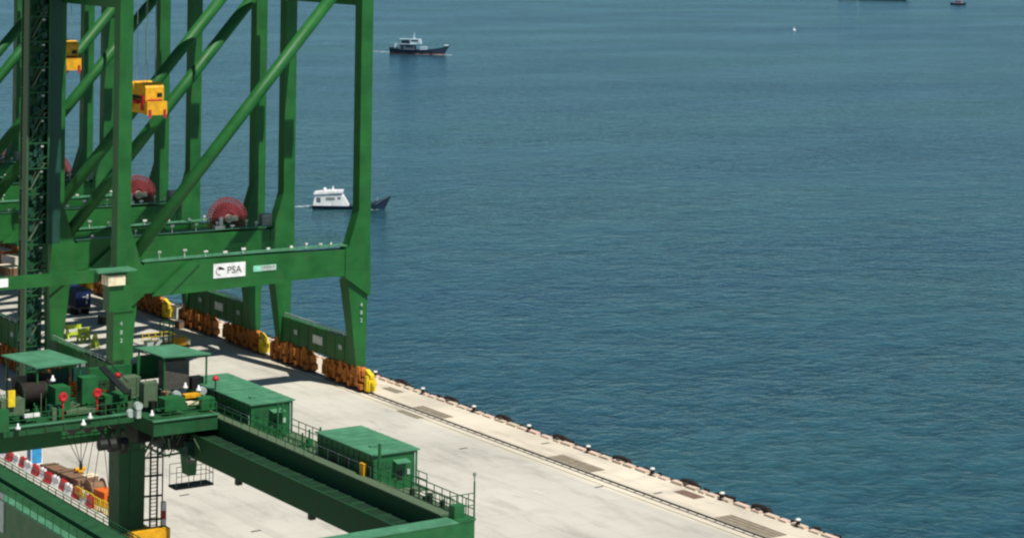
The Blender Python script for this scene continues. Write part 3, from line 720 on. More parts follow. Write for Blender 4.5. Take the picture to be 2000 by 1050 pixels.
# legs
for x, y_ in ((85.7, 190.6), (63.4, 190.6), (88.2, ya - 0.8), (63.4, ya - 0.8)):
    top = 14.0 if y_ > 180 else 11.0
    m = MB()
    m.add([(x - 1.25, y_ - 1.2, 3.4), (x + 1.25, y_ - 1.2, 3.4), (x + 1.25, y_ + 1.2, 3.4), (x - 1.25, y_ + 1.2, 3.4),
           (x - 1.35, y_ - 1.2, top), (x + 1.35, y_ - 1.2, top), (x + 1.35, y_ + 1.2, top), (x - 1.35, y_ + 1.2, top)],
          [(0, 3, 2, 1), (4, 5, 6, 7), (0, 1, 5, 4), (1, 2, 6, 5), (2, 3, 7, 6), (3, 0, 4, 7)])
    m.box(x - 0.25, x + 0.75, y_ - 1.26, y_ - 1.2, 5.0, 11.0); m.box(x - 0.25, x + 0.75, y_ - 1.26, y_ - 1.2, 11.4, 13.5)
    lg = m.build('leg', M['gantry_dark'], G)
    b = MB(); b.box(x - 1.2, x + 1.2, y_ - 8.0, y_ - 1.21, 1.6, 3.3) if y_ > 180 else b; b.box(x - 3.0, x + 0.6, y_ - 8.3, y_ - 7.1, 3.31, 5.4) if y_ > 180 else b; b.box(x - 1.9, x + 2.2, y_ - 1.2, y_ + 1.5, 1.5, 3.4); b.build('wheel_frame', M['yellow'], lg)
    m = MB().rail((x - 1.1, y_ - 2.35, 3.3), (x + 1.1, y_ - 2.35, 3.3), 0.4, 0.8, 0.05); m.build('guard_rail', M['yellow'], lg)
    for sx in (-1.0, 1.4):
        MB().tube((x + sx, y_ - 0.45, 0.8), (x + sx, y_ + 0.45, 0.8), 0.79, 18).build('wheel', M['rubber'], lg)
# ladder shaft beside the visible leg
m = MB()
lx, ly = 88.0, 189.6
for xx in (lx - 0.35, lx + 0.35):
    m.beam((xx, ly, 2.0), (xx, ly, 14.0), 0.14)
m.beam((lx + 0.75, ly - 0.3, 2.0), (lx + 0.75, ly - 0.3, 14.0), 0.10)
z = 2.3
while z < 14: m.beam((lx - 0.35, ly, z), (lx + 0.35, ly, z), 0.06); z += 0.35
for z in (4.2, 6.4, 8.3, 10.0, 12.0): m.beam((86.9, 190, z), (lx + 0.8, ly, z), 0.16)
m.build('ladder', M['dark'], G)
m = MB()
for k in range(6):
    if k % 2 == 0: m.box(lx + 0.45, lx + 0.85, ly - 1.0, ly - 0.6, 1.2 + k * 0.8, 2.0 + k * 0.8)
m.build('marker_pole', M['red'], G)
m = MB()
for k in range(6):
    if k % 2: m.box(lx + 0.45, lx + 0.85, ly - 1.0, ly - 0.6, 1.2 + k * 0.8, 2.0 + k * 0.8)
m.build('marker_pole', M['boat_white'], G)
# bracket platform with a cage
pc = atY(372, 945, 188.0)
m = MB().box(pc.x - 1.9, pc.x + 2.0, 187.2, 188.8, pc.z - 0.15, pc.z + 0.05); m.build('bracket_platform', M['dark'], G)
m = MB()
for yy in (187.25, 188.75): m.rail((pc.x - 1.8, yy, pc.z + 0.05), (pc.x + 1.95, yy, pc.z + 0.05), 1.9, 1.2, 0.05)
m.rail((pc.x + 1.95, 187.25, pc.z + 0.05), (pc.x + 1.95, 188.75, pc.z + 0.05), 1.9, 0.7, 0.05)
m.build('cage_rail', M['grey'], G)

# ================================================================== TROLLEY ON THE GANTRY
T = thing('gantry_trolley', 'green trolley deck with two flat canopies and winches, bridging the gantry girders', 'trolley', (0, 0, 0))
DZ = 16.4
m = MB().box(66.2, 82.2, 181.3, 189.6, 15.65, DZ); m.box(82.2, 88.4, 177.3, 189.6, 15.1, DZ)
for k in range(9): m.box(67 + k * 1.7, 67.15 + k * 1.7, 181.22, 181.3, 15.7, DZ - 0.1)
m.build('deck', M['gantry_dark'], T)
m = MB().box(65.9, 82.1, 181.15, 181.45, DZ - 0.02, DZ + 0.10); m.box(82.1, 88.5, 177.15, 177.45, DZ - 0.02, DZ + 0.10); m.build('deck_edge', M['roof'], T)
def canopy(c4, z, posts, tilt=0.0):
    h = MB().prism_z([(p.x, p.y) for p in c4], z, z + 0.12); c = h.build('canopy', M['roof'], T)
    m = MB()
    for p in posts: m.beam((p[0], p[1], DZ), (p[0], p[1], z), 0.14)
    cx = sum(p[0] for p in posts) / len(posts)
    for a, b_ in zip(posts, posts[1:]): m.beam((a[0], a[1], z - 0.1), (b_[0], b_[1], z - 0.1), 0.14)
    m.build('post', M['gantry'], c)
    return c
c1 = [at(u, v, 20.4) for u, v in ((2, 695), (95, 684), (170, 708), (70, 720))]
canopy(c1, 20.4, [(c1[0].x + .4, c1[0].y - .5), (c1[1].x - .3, c1[1].y - .4), (c1[2].x - .5, c1[2].y + .4), (c1[3].x + .3, c1[3].y + .4)])
c2 = [at(u, v, 20.6) for u, v in ((262, 680), (340, 674), (412, 692), (318, 699))]
canopy(c2, 20.6, [(c2[0].x + .3, c2[0].y - .4), (c2[1].x - .3, c2[1].y - .4), (c2[2].x - .3, c2[2].y + .3), (c2[3].x + .3, c2[3].y + .3)])
# machinery under and beside the canopies; places measured on the photo
def spot(u, v, y_): return atY(u, v, y_)
def part_box(name, u0, u1, v0, v1, y_, d, mat, smooth=False):
    a = atY(u0, v1, y_); b_ = atY(u1, v0, y_)
    z0 = max(DZ + 0.004, a.z)
    return MB().box(a.x, b_.x, y_, y_ + d, z0, max(z0 + 0.3, b_.z)).build(name, mat, T)
def drum(name, u, v, y_, r_, L, mat):
    p = atY(u, v, y_); m = MB().tube((p.x - L / 2, y_, p.z), (p.x + L / 2, y_, p.z), r_, 22)
    for s in (-1, 1): m.tube((p.x + s * L / 2, y_, p.z), (p.x + s * (L / 2 + 0.12), y_, p.z), r_ * 1.18, 22)
    m.box(p.x - L / 2 - 0.35, p.x - L / 2 - 0.12, y_ - 0.5, y_ + 0.5, DZ, p.z); m.box(p.x + L / 2 + 0.12, p.x + L / 2 + 0.35, y_ - 0.5, y_ + 0.5, DZ, p.z)
    return m.build(name, mat, T)
drum('hoist_drum', 64, 766, 186.2, 0.95, 2.4, M['rubber'])
part_box('shade_screen', 22, 100, 728, 800, 187.0, 0.3, M['dark'])  # dark sheet that stands in for the shade under the canopy
part_box('gearbox', 108, 138, 755, 805, 183.0, 1.8, M['gantry'])
part_box('control_cabinet', 160, 192, 735, 790, 184.5, 1.2, M['gantry'])
part_box('winch_housing', 205, 250, 768, 800, 183.5, 1.6, M['gantry'])
part_box('motor_base', 130, 200, 795, 812, 182.6, 1.0, M['grating'])
part_box('hydraulic_tank', 2, 48, 778, 812, 182.3, 1.2, M['grating'])
part_box('oil_drum', 16, 30, 762, 795, 182.0, 0.25, M['bright_yellow'])
part_box('side_plate', -6, 18, 800, 846, 180.2, 0.9, M['gantry'])
part_box('canopy_side', 100, 135, 718, 770, 187.5, 0.3, M['dark_teal'])
part_box('canopy_side', 140, 168, 716, 745, 188.0, 0.3, M['dark_teal'])
part_box('guard_screen', 268, 318, 690, 742, 187.5, 0.3, M['gantry'])
part_box('ventilation_box', 281, 308, 746, 795, 181.0, 1.1, M['grating'])
part_box('control_cabinet', 322, 370, 702, 762, 184.0, 1.4, M['steel'])
part_box('winch_housing', 322, 362, 776, 804, 178.6, 1.6, M['gantry'])
part_box('cable_tray', 362, 392, 770, 778, 180.6, 0.8, M['yellow'])
part_box('cable_tray', 366, 388, 784, 792, 179.2, 0.5, M['cream'])
part_box('motor', 394, 420, 776, 802, 178.6, 1.2, M['gantry'])
part_box('resistor_box', 375, 398, 735, 765, 183.5, 1.0, M['dark'])
part_box('equipment_rack', 225, 275, 735, 775, 186.0, 1.4, M['grating'])
part_box('side_cabinet', 175, 315, 705, 745, 189.0, 0.5, M['gantry'])
part_box('tool_box', 48, 78, 806, 816, 182.0, 0.5, M['boat_white'])
m = MB()
for a, b_ in (((66.0, 181.4), (82.2, 181.4)), ((66, 189.4), (88.3, 189.4)), ((82.3, 177.4), (88.3, 177.4)), ((88.35, 177.5), (88.35, 189.4))):
    m.rail((*a, DZ), (*b_, DZ), 1.1, 1.4, 0.05)
m.build('handrail', M['gantry'], T)
m = MB(); p = spot(200, 716, 186); q = spot(250, 768, 181.5); m.beam(p, q, 0.7, 0.16); m.beam(p + Vector((0, 0, 1)), q + Vector((0, 0, 1)), 0.06)
m.build('stair', M['dark'], T)
# sheaves, hook blocks and rods
for u, v, y_ in ((345, 770, 181.0), (395, 762, 182.0), (270, 792, 179.5), (255, 806, 180)):
    p = spot(u, v, y_); m = MB().tube((p.x, y_ - 0.25, p.z), (p.x, y_ + 0.25, p.z), 0.35, 12); m.box(p.x - 0.2, p.x + 0.2, y_ - 0.2, y_ + 0.2, min(DZ, p.z - 0.36), p.z); m.build('sheave', M['palegrey'], T)
def ring(u, v, y_, r_, nm):
    p = spot(u, v, y_); m = MB(); n = 20
    for k in range(n):
        a, b_ = 2 * math.pi * k / n, 2 * math.pi * (k + 1) / n
        m.tube((p.x + r_ * math.cos(a), y_, p.z + r_ * math.sin(a)), (p.x + r_ * math.cos(b_), y_, p.z + r_ * math.sin(b_)), 0.17, 8)
    m.tube((p.x, y_ - 0.1, p.z), (p.x, y_ + 0.14, p.z), r_ * 0.8, 16); m.box(p.x - 0.06, p.x + 0.06, y_ - 0.05, y_ + 0.15, DZ, p.z)
    m.build(nm, M['red'], T)
ring(123, 775, 182.2, 0.27, 'hose_reel'); ring(190, 767, 182.6, 0.27, 'hose_reel')
for u, v, y_ in ((231, 731, 186.5), (421, 738, 180.5)):
    p = spot(u, v, y_); o = MB().lathe((p.x, p.y, p.z - 0.2), [(0.28, 0), (0.31, 0.15), (0.22, 0.36), (0.06, 0.43)], 14).build('warning_beacon', M['red'], T, True)
    MB().tube((p.x, p.y, DZ), (p.x, p.y, p.z - 0.2), 0.06, 8).build('stem', M['dark'], o)
for u, v, y_ in ((35, 832, 181.0), (163, 824, 181.0), (176, 811, 181.2), (297, 806, 178.8), (103, 738, 183.0), (388, 757, 179), (362, 752, 182)):
    p = spot(u, v, y_); MB().lathe((p.x, p.y, p.z - 0.25), [(0.25, 0), (0.23, 0.12), (0.10, 0.30), (0.07, 0.50)], 12).build('floodlight', M['boat_white'], T, True)
# bits of small hardware that clutter the deck
rr = random.Random(11)
for k in range(70):
    x = rr.uniform(66.5, 87.8); y_ = rr.uniform(181.8 if x < 82 else 178, 188.8); s_ = rr.uniform(0.2, 0.55); h_ = rr.uniform(0.3, 1.3)
    mt = rr.choice(['gantry', 'gantry', 'dark', 'dark_teal', 'grating', 'dull_green', 'dull_green', 'grating', 'wood'])
    m = MB().cbox((x, y_, DZ + h_ / 2 + 0.003), s_, s_ * rr.uniform(.6, 1.6), h_, rr.uniform(0, 0.3)); m.build('equipment_box', M[mt], T)
for k in range(12):
    m = MB(); x = rr.uniform(68, 85); m.tube((x, rr.uniform(182, 188), DZ + 0.3), (x + rr.uniform(1.5, 4), rr.uniform(182, 188), DZ + rr.uniform(0.3, 1.2)), 0.09, 8)
    m.build('pipework', M['grating'], T)
for k in range(40):
    x = rr.uniform(66.6, 87.5); y_ = rr.uniform(181.6 if x < 82 else 177.8, 188); L = rr.uniform(0.8, 3.0); z1, z2 = DZ + rr.uniform(.2, 1.6), DZ + rr.uniform(.2, 1.6)
    if k % 3 == 0: m = MB().beam((x, y_, DZ), (x, y_, DZ + L), 0.07)
    elif k % 3 == 1: m = MB().beam((x, y_, z1), (min(87.9, x + L), y_ + rr.uniform(-.3, .3), z2), 0.08)
    else: m = MB().beam((x, y_, z1), (x + 0.3, y_ + L, z2), 0.08)
    m.build('deck_pipe', M['gantry' if k % 4 else 'grating'], T)
# underside: wheels, sheave blocks, ropes and the small operator cabin
for u, v in ((140, 852), (170, 856), (195, 858), (222, 862)):
    p = atY(u, v, 183); m = MB().tube((p.x, 182.8, 15.3), (p.x, 183.3, 15.3), 0.5, 14); m.box(p.x - 0.2, p.x + 0.2, 182.7, 183.4, 15.2, 15.66); m.build('rope_sheave', M['steel'], T)
m = MB(); q = atY(158, 905, 183)
for u in (128, 142, 158, 176): a = atY(u, 858, 183); m.tube((a.x, 183, 14.8), (q.x + (u - 150) * 0.002, 183, q.z), 0.035, 6)
for u, u2 in ((185, 165), (198, 182), (200, 212)): a = atY(u, 862, 183); b_ = atY(u2, 950, 183); m.tube((a.x, 183, 14.8), b_, 0.03, 6)
m.box(q.x - 0.12, q.x + 0.12, 182.9, 183.1, q.z - 0.5, q.z); m.build('rope_fall', M['dark'], T)
m = MB()
for k in range(9):
    a = Vector((84.5 + rr.uniform(0, 3.6), 178 + rr.uniform(0, 6), 15)); b_ = Vector((84.8 + rr.uniform(0, 3), 179 + rr.uniform(0, 6), 15 - rr.uniform(1.6, 3.4)))
    m.beam(a, b_, 0.10)
m.beam((84.5, 180, 12.6), (88, 180, 12.8), 0.16); m.beam((84.6, 180, 12.6), (84.6, 185, 12.6), 0.16); m.build('under_frame', M['gantry'], T)
for k, (x, y_, z, sx, sy, sz) in enumerate(((85.2, 180.5, 14.1, 2.2, 2.4, 1.6), (87.3, 183.5, 13.6, 1.2, 2.0, 2.4), (83.6, 183.0, 14.2, 1.8, 2.0, 1.4), (86.4, 179.2, 13.2, 0.7, 1.0, 1.4), (88.0, 181, 14.2, 0.8, 3, 1.4))):
    MB().cbox((x, y_, z), sx, sy, sz, 0.05 * k).build('under_machinery', M['dark_teal' if k % 2 else 'dark'], T)
for u, r_ in ((200, 0.5), (219, 0.62), (238, 0.78)):
    p = atY(u, 868, 182); MB().tube((p.x - 0.35, 182, p.z), (p.x + 0.35, 182, p.z), r_, 18).tube((p.x, 182, p.z), (p.x, 182, 15.0), 0.2, 8).build('rope_sheave', M['dark'], T)
for k in range(26):
    m = MB(); a = Vector((83 + rr.uniform(0, 5), 177.6 + rr.uniform(0, 5), 15 - rr.uniform(0, 1.5))); b_ = a + Vector((rr.uniform(-1.4, 1.4), rr.uniform(-0.6, 0.6), -rr.uniform(0.5, 1.8))); m.beam(a, b_, rr.uniform(0.05, 0.14)); m.build('hose', M['grating' if k % 2 else 'dark_teal'], T)
pc = atY(368, 898, 181.5)
m = MB().prism_y([(pc.x - 0.55, pc.z + 1.5), (pc.x + 0.7, pc.z + 1.5), (pc.x + 0.55, pc.z - 1.3), (pc.x - 0.2, pc.z - 1.3)], 181.0, 182.4)
cb = m.build('operator_cabin', M['gantry'], T)
MB().box(pc.x - 0.4, pc.x + 0.45, 180.95, 180.996, pc.z - 0.2, pc.z + 0.9).build('window', M['glass'], cb)
MB().box(pc.x - 0.1, pc.x + 0.25, 180.6, 180.9, pc.z + 0.2, pc.z + 0.9).build('lamp', M['boat_white'], cb)
MB().tube((pc.x + 0.1, 181.6, pc.z + 1.5), (pc.x + 0.1, 181.6, 15.0), 0.10, 8).build('hanger', M['gantry'], cb)

# ================================================================== THINGS ON THE QUAY
# red and white plastic barriers
def make_barrier(mat):
    r = thing('plastic_barrier', '', 'barrier', group='red and white barriers on the quay')
    MB().prism_x([(-0.85, 0), (0.85, 0), (0.85, 0.95), (-0.85, 0.95)], -0.12, 0.12).prism_y([(-0.32, 0), (0.32, 0), (0.14, 0.45), (-0.14, 0.45)], -0.8, 0.8).build('barrier_body', mat, r)
    MB().box(-0.16, 0.16, -0.55, -0.25, 0.95, 1.10).build('lug', mat, r); MB().box(-0.16, 0.16, 0.25, 0.55, 0.95, 1.10).build('lug', mat, r)
    return r
proto = {'red': make_barrier(M['red']), 'white': make_barrier(M['boat_white'])}
used = {'red': 0, 'white': 0}
for k in range(15):
    c_ = 'red' if k % 2 == 0 else 'white'
    o = proto[c_] if used[c_] == 0 else copy_tree(proto[c_]); used[c_] += 1
    o.location = (91.3 + 0.12 * math.sin(k * 2.1), 238.0 - k * 1.88, 0); o.rotation_euler = (0, 0, 0.06 * math.sin(k * 1.7))
    o['label'] = '%s plastic barrier, %s of its colour counting from the picture edge' % (c_, 'first' if used[c_] == 1 else ORD[used[c_] - 1])
# portable toilet
p = at(66, 907, 0)
t_ = thing('portable_toilet', 'light blue portable toilet with a white roof behind the barriers', 'toilet', (p.x + 0.3, p.y + 0.6, 0))
MB().box(-0.62, 0.62, -0.62, 0.62, 0.1, 2.15).build('cabin', M['toilet'], t_)
MB().prism_y([(-0.68, 2.15), (0.68, 2.15), (0.45, 2.42), (-0.45, 2.42)], -0.68, 0.68).build('roof', M['boat_white'], t_)
MB().box(-0.40, 0.40, -0.66, -0.62, 0.2, 1.95).build('door', M['toilet'], t_)
MB().box(-0.7, 0.7, -0.7, 0.7, 0.004, 0.1).build('base', M['boat_white'], t_)
for sx in (-0.63, 0.63): MB().box(sx - 0.05, sx + 0.05, -0.67, -0.6, 0.1, 2.15).build('corner_post', M['boat_white'], t_)
# timber stacks
def stack(name, u, v, nx, ny, nz, label):
    p = at(u, v, 0); r = thing(name, label, 'timber', (p.x, p.y, 0), 0.08, group='stacked brown timber behind the barriers'); m = MB(); rr = random.Random(u)
    for k in range(nz):
        for i in range(nx):
            o = rr.uniform(-0.15, 0.15); m.box(-nx * 0.17 + i * 0.34, -nx * 0.17 + i * 0.34 + 0.30, -ny / 2 + o, ny / 2 + o, 0.004 + k * 0.34, 0.004 + k * 0.34 + 0.30)
    m.build('timber_baulks', M['wood'], r)
    for yy in (-ny * 0.3, ny * 0.3): MB().box(-nx * 0.18, nx * 0.18, yy - 0.06, yy + 0.06, nz * 0.34, nz * 0.34 + 0.05).build('binding', M['steel'], r)
stack('timber_stack', 112, 930, 5, 4.6, 3, 'low brown timber stack nearer the blue toilet')
stack('timber_stack', 148, 950, 6, 5.0, 4, 'taller brown timber stack topped with yellow gear')
p = at(158, 945, 0)
t_ = thing('yellow_gear', 'yellow lifting gear lying on the brown timber stack', 'lifting gear', (p.x - 0.2, p.y - 0.2, 1.42)); MB().tube((-0.6, 0, 0.25), (0.6, 0.2, 0.25), 0.22, 10).build('beam', M['yellow'], t_); MB().box(-0.3, 0.3, -0.3, 0.3, 0, 0.3).build('bracket', M['yellow'], t_)
p = at(206, 985, 0)
t_ = thing('wooden_drum', 'tall brown wooden cable drum crate beside the green gantry leg', 'cable drum', (p.x, p.y + 2.6, 0))
MB().tube((-0.75, 0, 1.05), (0.75, 0, 1.05), 0.75, 20).build('core', M['wood'], t_)
for sx in (-0.85, 0.75): MB().tube((sx, 0, 1.05), (sx + 0.1, 0, 1.05), 1.045, 24).build('flange', M['wood'], t_)
t_ = thing('generator', 'orange generator set with a dark grille in front of the wooden drum', 'generator', (p.x, p.y, 0), 0.1)
MB().box(-0.75, 0.75, -1.1, 1.1, 0.15, 1.55).build('housing', M['orange'], t_); MB().box(-0.7, 0.7, -1.15, 1.15, 0.004, 0.15).build('skid', M['steel'], t_)
MB().box(-0.4, 0.4, -1.13, -1.1, 0.5, 1.2).build('grille', M['dark'], t_); MB().tube((0.3, 0.5, 1.55), (0.3, 0.5, 1.9), 0.08, 8).build('exhaust', M['steel'], t_)
# yellow fence panels that carry the barrier line on
def fence_panel(): 
    r = thing('safety_fence', '', 'fence', group='yellow fence panels on the quay'); m = MB().rail((0, -1.0, 0.004), (0, 1.0, 0.004), 1.25, 0.5, 0.09); m.build('panel', M['bright_yellow'], r); MB().box(-0.3, 0.3, -0.95, -0.85, 0.004, 0.06).box(-0.3, 0.3, 0.85, 0.95, 0.004, 0.06).build('foot', M['steel'], r); return r
fp = fence_panel()
for k in range(5):
    o = fp if k == 0 else copy_tree(fp); o.location = (91.2 + 0.1 * (k % 2), 214.5 - k * 2.15, 0)
    o['label'] = 'yellow steel fence panel, %s from the red and white barriers' % ('first' if k == 0 else ORD[k])
# blue container on a trailer
p = at(160, 614, 0)
t_ = thing('container_trailer', 'low road trailer under the dark blue container', 'trailer', (p.x, p.y + 2.5, 0))
MB().box(-1.15, 1.15, -3.1, 3.1, 0.95, 1.2).build('chassis', M['steel'], t_)
for yy in (-2.2, -1.0, 2.2):
    for sx in (-0.9, 0.9): MB().tube((sx - 0.22, yy, 0.5), (sx + 0.22, yy, 0.5), 0.495, 14).build('wheel', M['rubber'], t_)
t_ = thing('shipping_container', 'dark navy blue container with white markings, seen under the cranes', 'container', (p.x, p.y + 2.5, 1.205))
m = MB().box(-1.2, 1.2, -3.0, 3.0, 0, 2.6)
for k in range(20): m.box(-1.24, -1.2, -2.9 + k * 0.3, -2.75 + k * 0.3, 0.15, 2.45)
for k in range(8): m.box(-1.1 + k * 0.3, -0.95 + k * 0.3, -3.04, -3.0, 0.15, 2.45)
m.build('container_shell', M['blue'], t_)
MB().box(-1.27, -1.245, 1.2, 2.4, 0.9, 2.3).build('marking', M['boat_white'], t_); MB().box(-0.2, 0.7, -3.07, -3.045, 1.5, 1.62).box(0.5, 0.75, -3.07, -3.045, 1.2, 1.9).box(0.4, 0.6, -3.07, -3.045, 0.5, 0.9).build('marking', M['boat_white'], t_)
# lime barriers
def lime():
    r = thing('lime_barrier', '', 'barrier', group='lime yellow trestle barriers under the crane'); m = MB()
    for sx in (-0.9, 0.9): m = MB(); m.beam((sx, -0.45, 0.004), (sx, 0, 1.7), 0.24); m.beam((sx, 0.45, 0.004), (sx, 0, 1.7), 0.24); m.build('trestle', M['lime'], r)
    pass; MB().box(-1.2, 1.2, -0.06, 0.06, 1.35, 1.95).box(-1.1, 1.1, -0.35, -0.29, 0.5, 0.95).build('board', M['lime'], r); return r
lm = lime()
for i, (u, v, w_) in enumerate(((143, 660, 'leftmost'), (163, 667, 'middle'), (185, 678, 'rightmost'))):
    o = lm if i == 0 else copy_tree(lm); p = at(u, v, 0); o.location = (p.x, p.y, 0); o['label'] = 'lime yellow trestle barrier, the %s of three under the crane' % w_; o.rotation_euler = (0, 0, 0.5 * i)
# orange cart
p = at(352, 678, 0)
t_ = thing('equipment_cart', 'small orange equipment cart parked under the second crane', 'cart', (p.x, p.y, 0), -0.2)
MB().box(-1.2, 0.7, -0.8, 0.8, 0.45, 1.55).build('body', M['yellow'], t_); MB().box(0.75, 1.25, -0.7, 0.7, 0.45, 1.2).build('cab_end', M['cream'], t_)
for yy in (-0.75, 0.75):
    for sx in (-0.8, 0.9): MB().tube((sx, yy - 0.12, 0.3), (sx, yy + 0.12, 0.3), 0.295, 12).build('wheel', M['rubber'], t_)
# access steps by the leg
p = at(322, 690, 0)
t_ = thing('access_steps', 'green steel access steps standing right of the numbered crane cabinet', 'steps', (p.x, p.y, 0))
m = MB()
for xx in (-0.5, 0.9):
    for yy in (-0.6, 0.6): m.beam((xx, yy, 0.004), (xx, yy, 4.6), 0.14)
m.beam((-0.5, -0.6, 2.3), (0.9, -0.6, 2.3), 0.1); m.beam((-0.5, -0.6, 4.5), (0.9, -0.6, 4.5), 0.1); m.beam((-0.5, 0.6, 4.5), (0.9, 0.6, 4.5), 0.1); m.build('frame', M['gantry'], t_)
m = MB().beam((-2.4, -0.2, 0.1), (-0.4, -0.2, 2.3), 0.8, 0.12).box(-0.5, 0.9, -0.6, 0.6, 2.25, 2.35); m.build('stair', M['palegrey'], t_)
for (u, v, nm, lab, sx, sy, sz, mt, mt2) in (
        (290, 690, 'cable_cabinet', 'grey cable cabinet on the quay beside the green access steps', 1.0, 1.0, 1.7, 'palegrey', 'grating'),
        (345, 622, 'tool_locker', 'pale tool locker near the quay edge between the crane bogies', 1.2, 1.8, 1.9, 'palegrey', 'steel'),
        (203, 632, 'bollard_box', 'dark equipment box on the quay beyond the lime barriers', 1.3, 1.4, 1.2, 'dark', 'grey'),
        (352, 640, 'spare_crate', 'small brown crate on the quay behind the orange cart', 1.2, 1.2, 1.0, 'wood', 'steel'),
        (176, 952, 'tan_crate', 'tan crate standing between the timber stacks and the cable drum', 1.3, 1.2, 1.3, 'wood', 'cream'),
        (226, 992, 'orange_crate', 'small orange crate tucked against the gantry leg', 1.0, 1.0, 1.1, 'orange', 'steel')):
    p = at(u, v, 0); t_ = thing(nm, lab, 'box', (p.x, p.y, 0), 0.12)
    MB().box(-sx / 2, sx / 2, -sy / 2, sy / 2, 0.12, sz).build('casing', M[mt], t_)
    MB().box(-sx / 2 - 0.04, sx / 2 + 0.04, -sy / 2 - 0.04, sy / 2 + 0.04, sz, sz + 0.08).build('lid', M[mt2], t_)
    MB().box(-sx / 2, sx / 2, -sy / 2, sy / 2, 0.004, 0.116).build('skid', M['steel'], t_)
t_ = thing('hand_railing', 'yellow hand railing round a quay pit beyond the access steps', 'railing', tuple(at(312, 668, 0)))
MB().rail((-2, -1.5, 0.004), (2, -1.5, 0.004), 1.1, 1.0, 0.09).rail((2, -1.5, 0.004), (2, 1.5, 0.004), 1.1, 1.0, 0.09).rail((-2, 1.5, 0.004), (2, 1.5, 0.004), 1.1, 1.0, 0.09).build('railing_frame', M['bright_yellow'], t_)
MB().box(-1.9, 1.9, -1.4, 1.4, 0.004, 0.02).build('pit_plate', M['steel'], t_)
# colourful cargo far along the berth
for (u, v, sx, sy, sz, mt, lab) in ((8, 512, 3.0, 6, 2.4, 'orange', 'orange container far along the berth at the picture edge'), (26, 522, 2.4, 4, 2.0, 'white', 'white van body far along the berth right of the orange container'), (20, 538, 2.4, 5, 1.6, 'wood', 'low brown flat load far along the berth below the white van body')):
    p = at(u, v, 0); t_ = thing('cargo_box', lab, 'cargo', (p.x, p.y, 0), 0.1)
    MB().box(-sx / 2, sx / 2, -sy / 2, sy / 2, 0.15, sz).build('cargo_shell', M[mt], t_); MB().box(-sx / 2 - .05, sx / 2 + .05, -sy / 2, sy / 2, 0.004, 0.15).box(-sx / 2 - .05, sx / 2 + .05, -sy / 2, sy / 2, sz, sz + 0.06).build('trim', M['cream'], t_)

# ================================================================== BOATS
def hull(L, B, bow, stern, mid, mat_top, mat_low, root, low=0.5):
    # stations along x (stern -L/2 to bow +L/2)
    def ring_at(f):
        w_ = B / 2 * (1 - max(0, (f - 0.55) / 0.45) ** 2.0) * (0.86 + 0.14 * min(1, f / 0.2))
        zt = mid + (bow - mid) * max(0, (f - 0.45) / 0.55) ** 2.2 + (stern - mid) * max(0, (0.3 - f) / 0.3) ** 2
        return w_, zt
    n = 18
    for nm, mt, fa, fb in (('hull', mat_top, low, 1.0), ('lower_hull', mat_low, -0.6, low)):
        vs = []; fs = []
        for i in range(n + 1):
            f = i / n; w_, zt = ring_at(f); x = -L / 2 + f * L
            def lev(z): 
                k = 0.72 + 0.28 * max(0, min(1, (z + 0.6) / (zt + 0.6))); xr = x - max(0, (f - 0.7) / 0.3) * (1 - max(0, min(1, (z + .6) / (bow + .6)))) * 0.10 * L
                return (xr, w_ * k)
            za = fa if nm == 'lower_hull' else low; zb = low if nm == 'lower_hull' else zt
            for z in (za, zb):
                xr, ww = lev(z); vs += [(xr, -ww - 0.01, z), (xr, ww + 0.01, z)]
        for i in range(n):
            a = i * 4; b_ = a + 4
            fs += [(a, b_, b_ + 2, a + 2), (a + 1, a + 3, b_ + 3, b_ + 1), (a + 2, b_ + 2, b_ + 3, a + 3), (a, a + 1, b_ + 1, b_)]
        fs += [(0, 2, 3, 1), (4 * n, 4 * n + 1, 4 * n + 3, 4 * n + 2)]
        MB().add(vs, fs).build(nm, mt, root)
def boat_at(u0, v0, u1, v1):
    a = at(u0, v0, SEA); b_ = at(u1, v1, SEA); return a, b_, (a + b_) / 2, math.atan2(b_.y - a.y, b_.x - a.x), (b_ - a).length
# grey workboat
a, b_, c, rz, L = boat_at(763, 104, 878, 107)
B1 = thing('workboat', 'dark grey workboat with pale superstructure and mast, far out past the tallest crane leg', 'boat', (c.x, c.y, SEA), rz)
hull(L, 7.0, 4.4, 3.0, 2.0, M['hull_navy'], M['hull_red'], B1, 0.6)
MB().box(-9.8, -2.5, -2.4, 2.4, 1.9, 4.6).build('deck_house', M['hull_grey'], B1)
MB().box(-10.2, -1.4, -2.7, 2.7, 4.6, 4.9).build('upper_deck', M['pale_blue'], B1)
m = MB().prism_y([(-4.6, 4.9), (0.6, 4.9), (0.0, 7.2), (-4.6, 7.2)], -2.1, 2.1); wh = m.build('wheelhouse', M['pale_blue'], B1)
MB().box(-4.0, -0.6, -2.14, -2.1, 6.0, 6.8).build('window', M['hull_navy'], wh)
MB().box(-10.0, -4.8, -2.2, 2.2, 7.0, 7.25).build('awning', M['pale_blue'], B1)
m = MB()
for xx in (-9.8, -7.4, -5.2):
    for yy in (-2.1, 2.1): m.beam((xx, yy, 4.9), (xx, yy, 7.0), 0.14)
m.build('awning_post', M['hull_grey'], B1)
MB().box(-8.8, -5.2, -1.7, 1.7, 4.9, 6.4).build('engine_casing', M['hull_navy'], B1)
m = MB().tube((-3.0, 0, 7.2), (-3.0, 0, 10.4), 0.22, 10).beam((-3.9, 0, 8.9), (-2.1, 0, 8.9), 0.16).box(-3.6, -2.4, -0.3, 0.3, 7.2, 8.0); m.build('mast', M['pale_blue'], B1)
MB().box(0.2, 3.4, -1.5, 1.5, 2.0, 3.6).build('deck_crate', M['pale_blue'], B1)
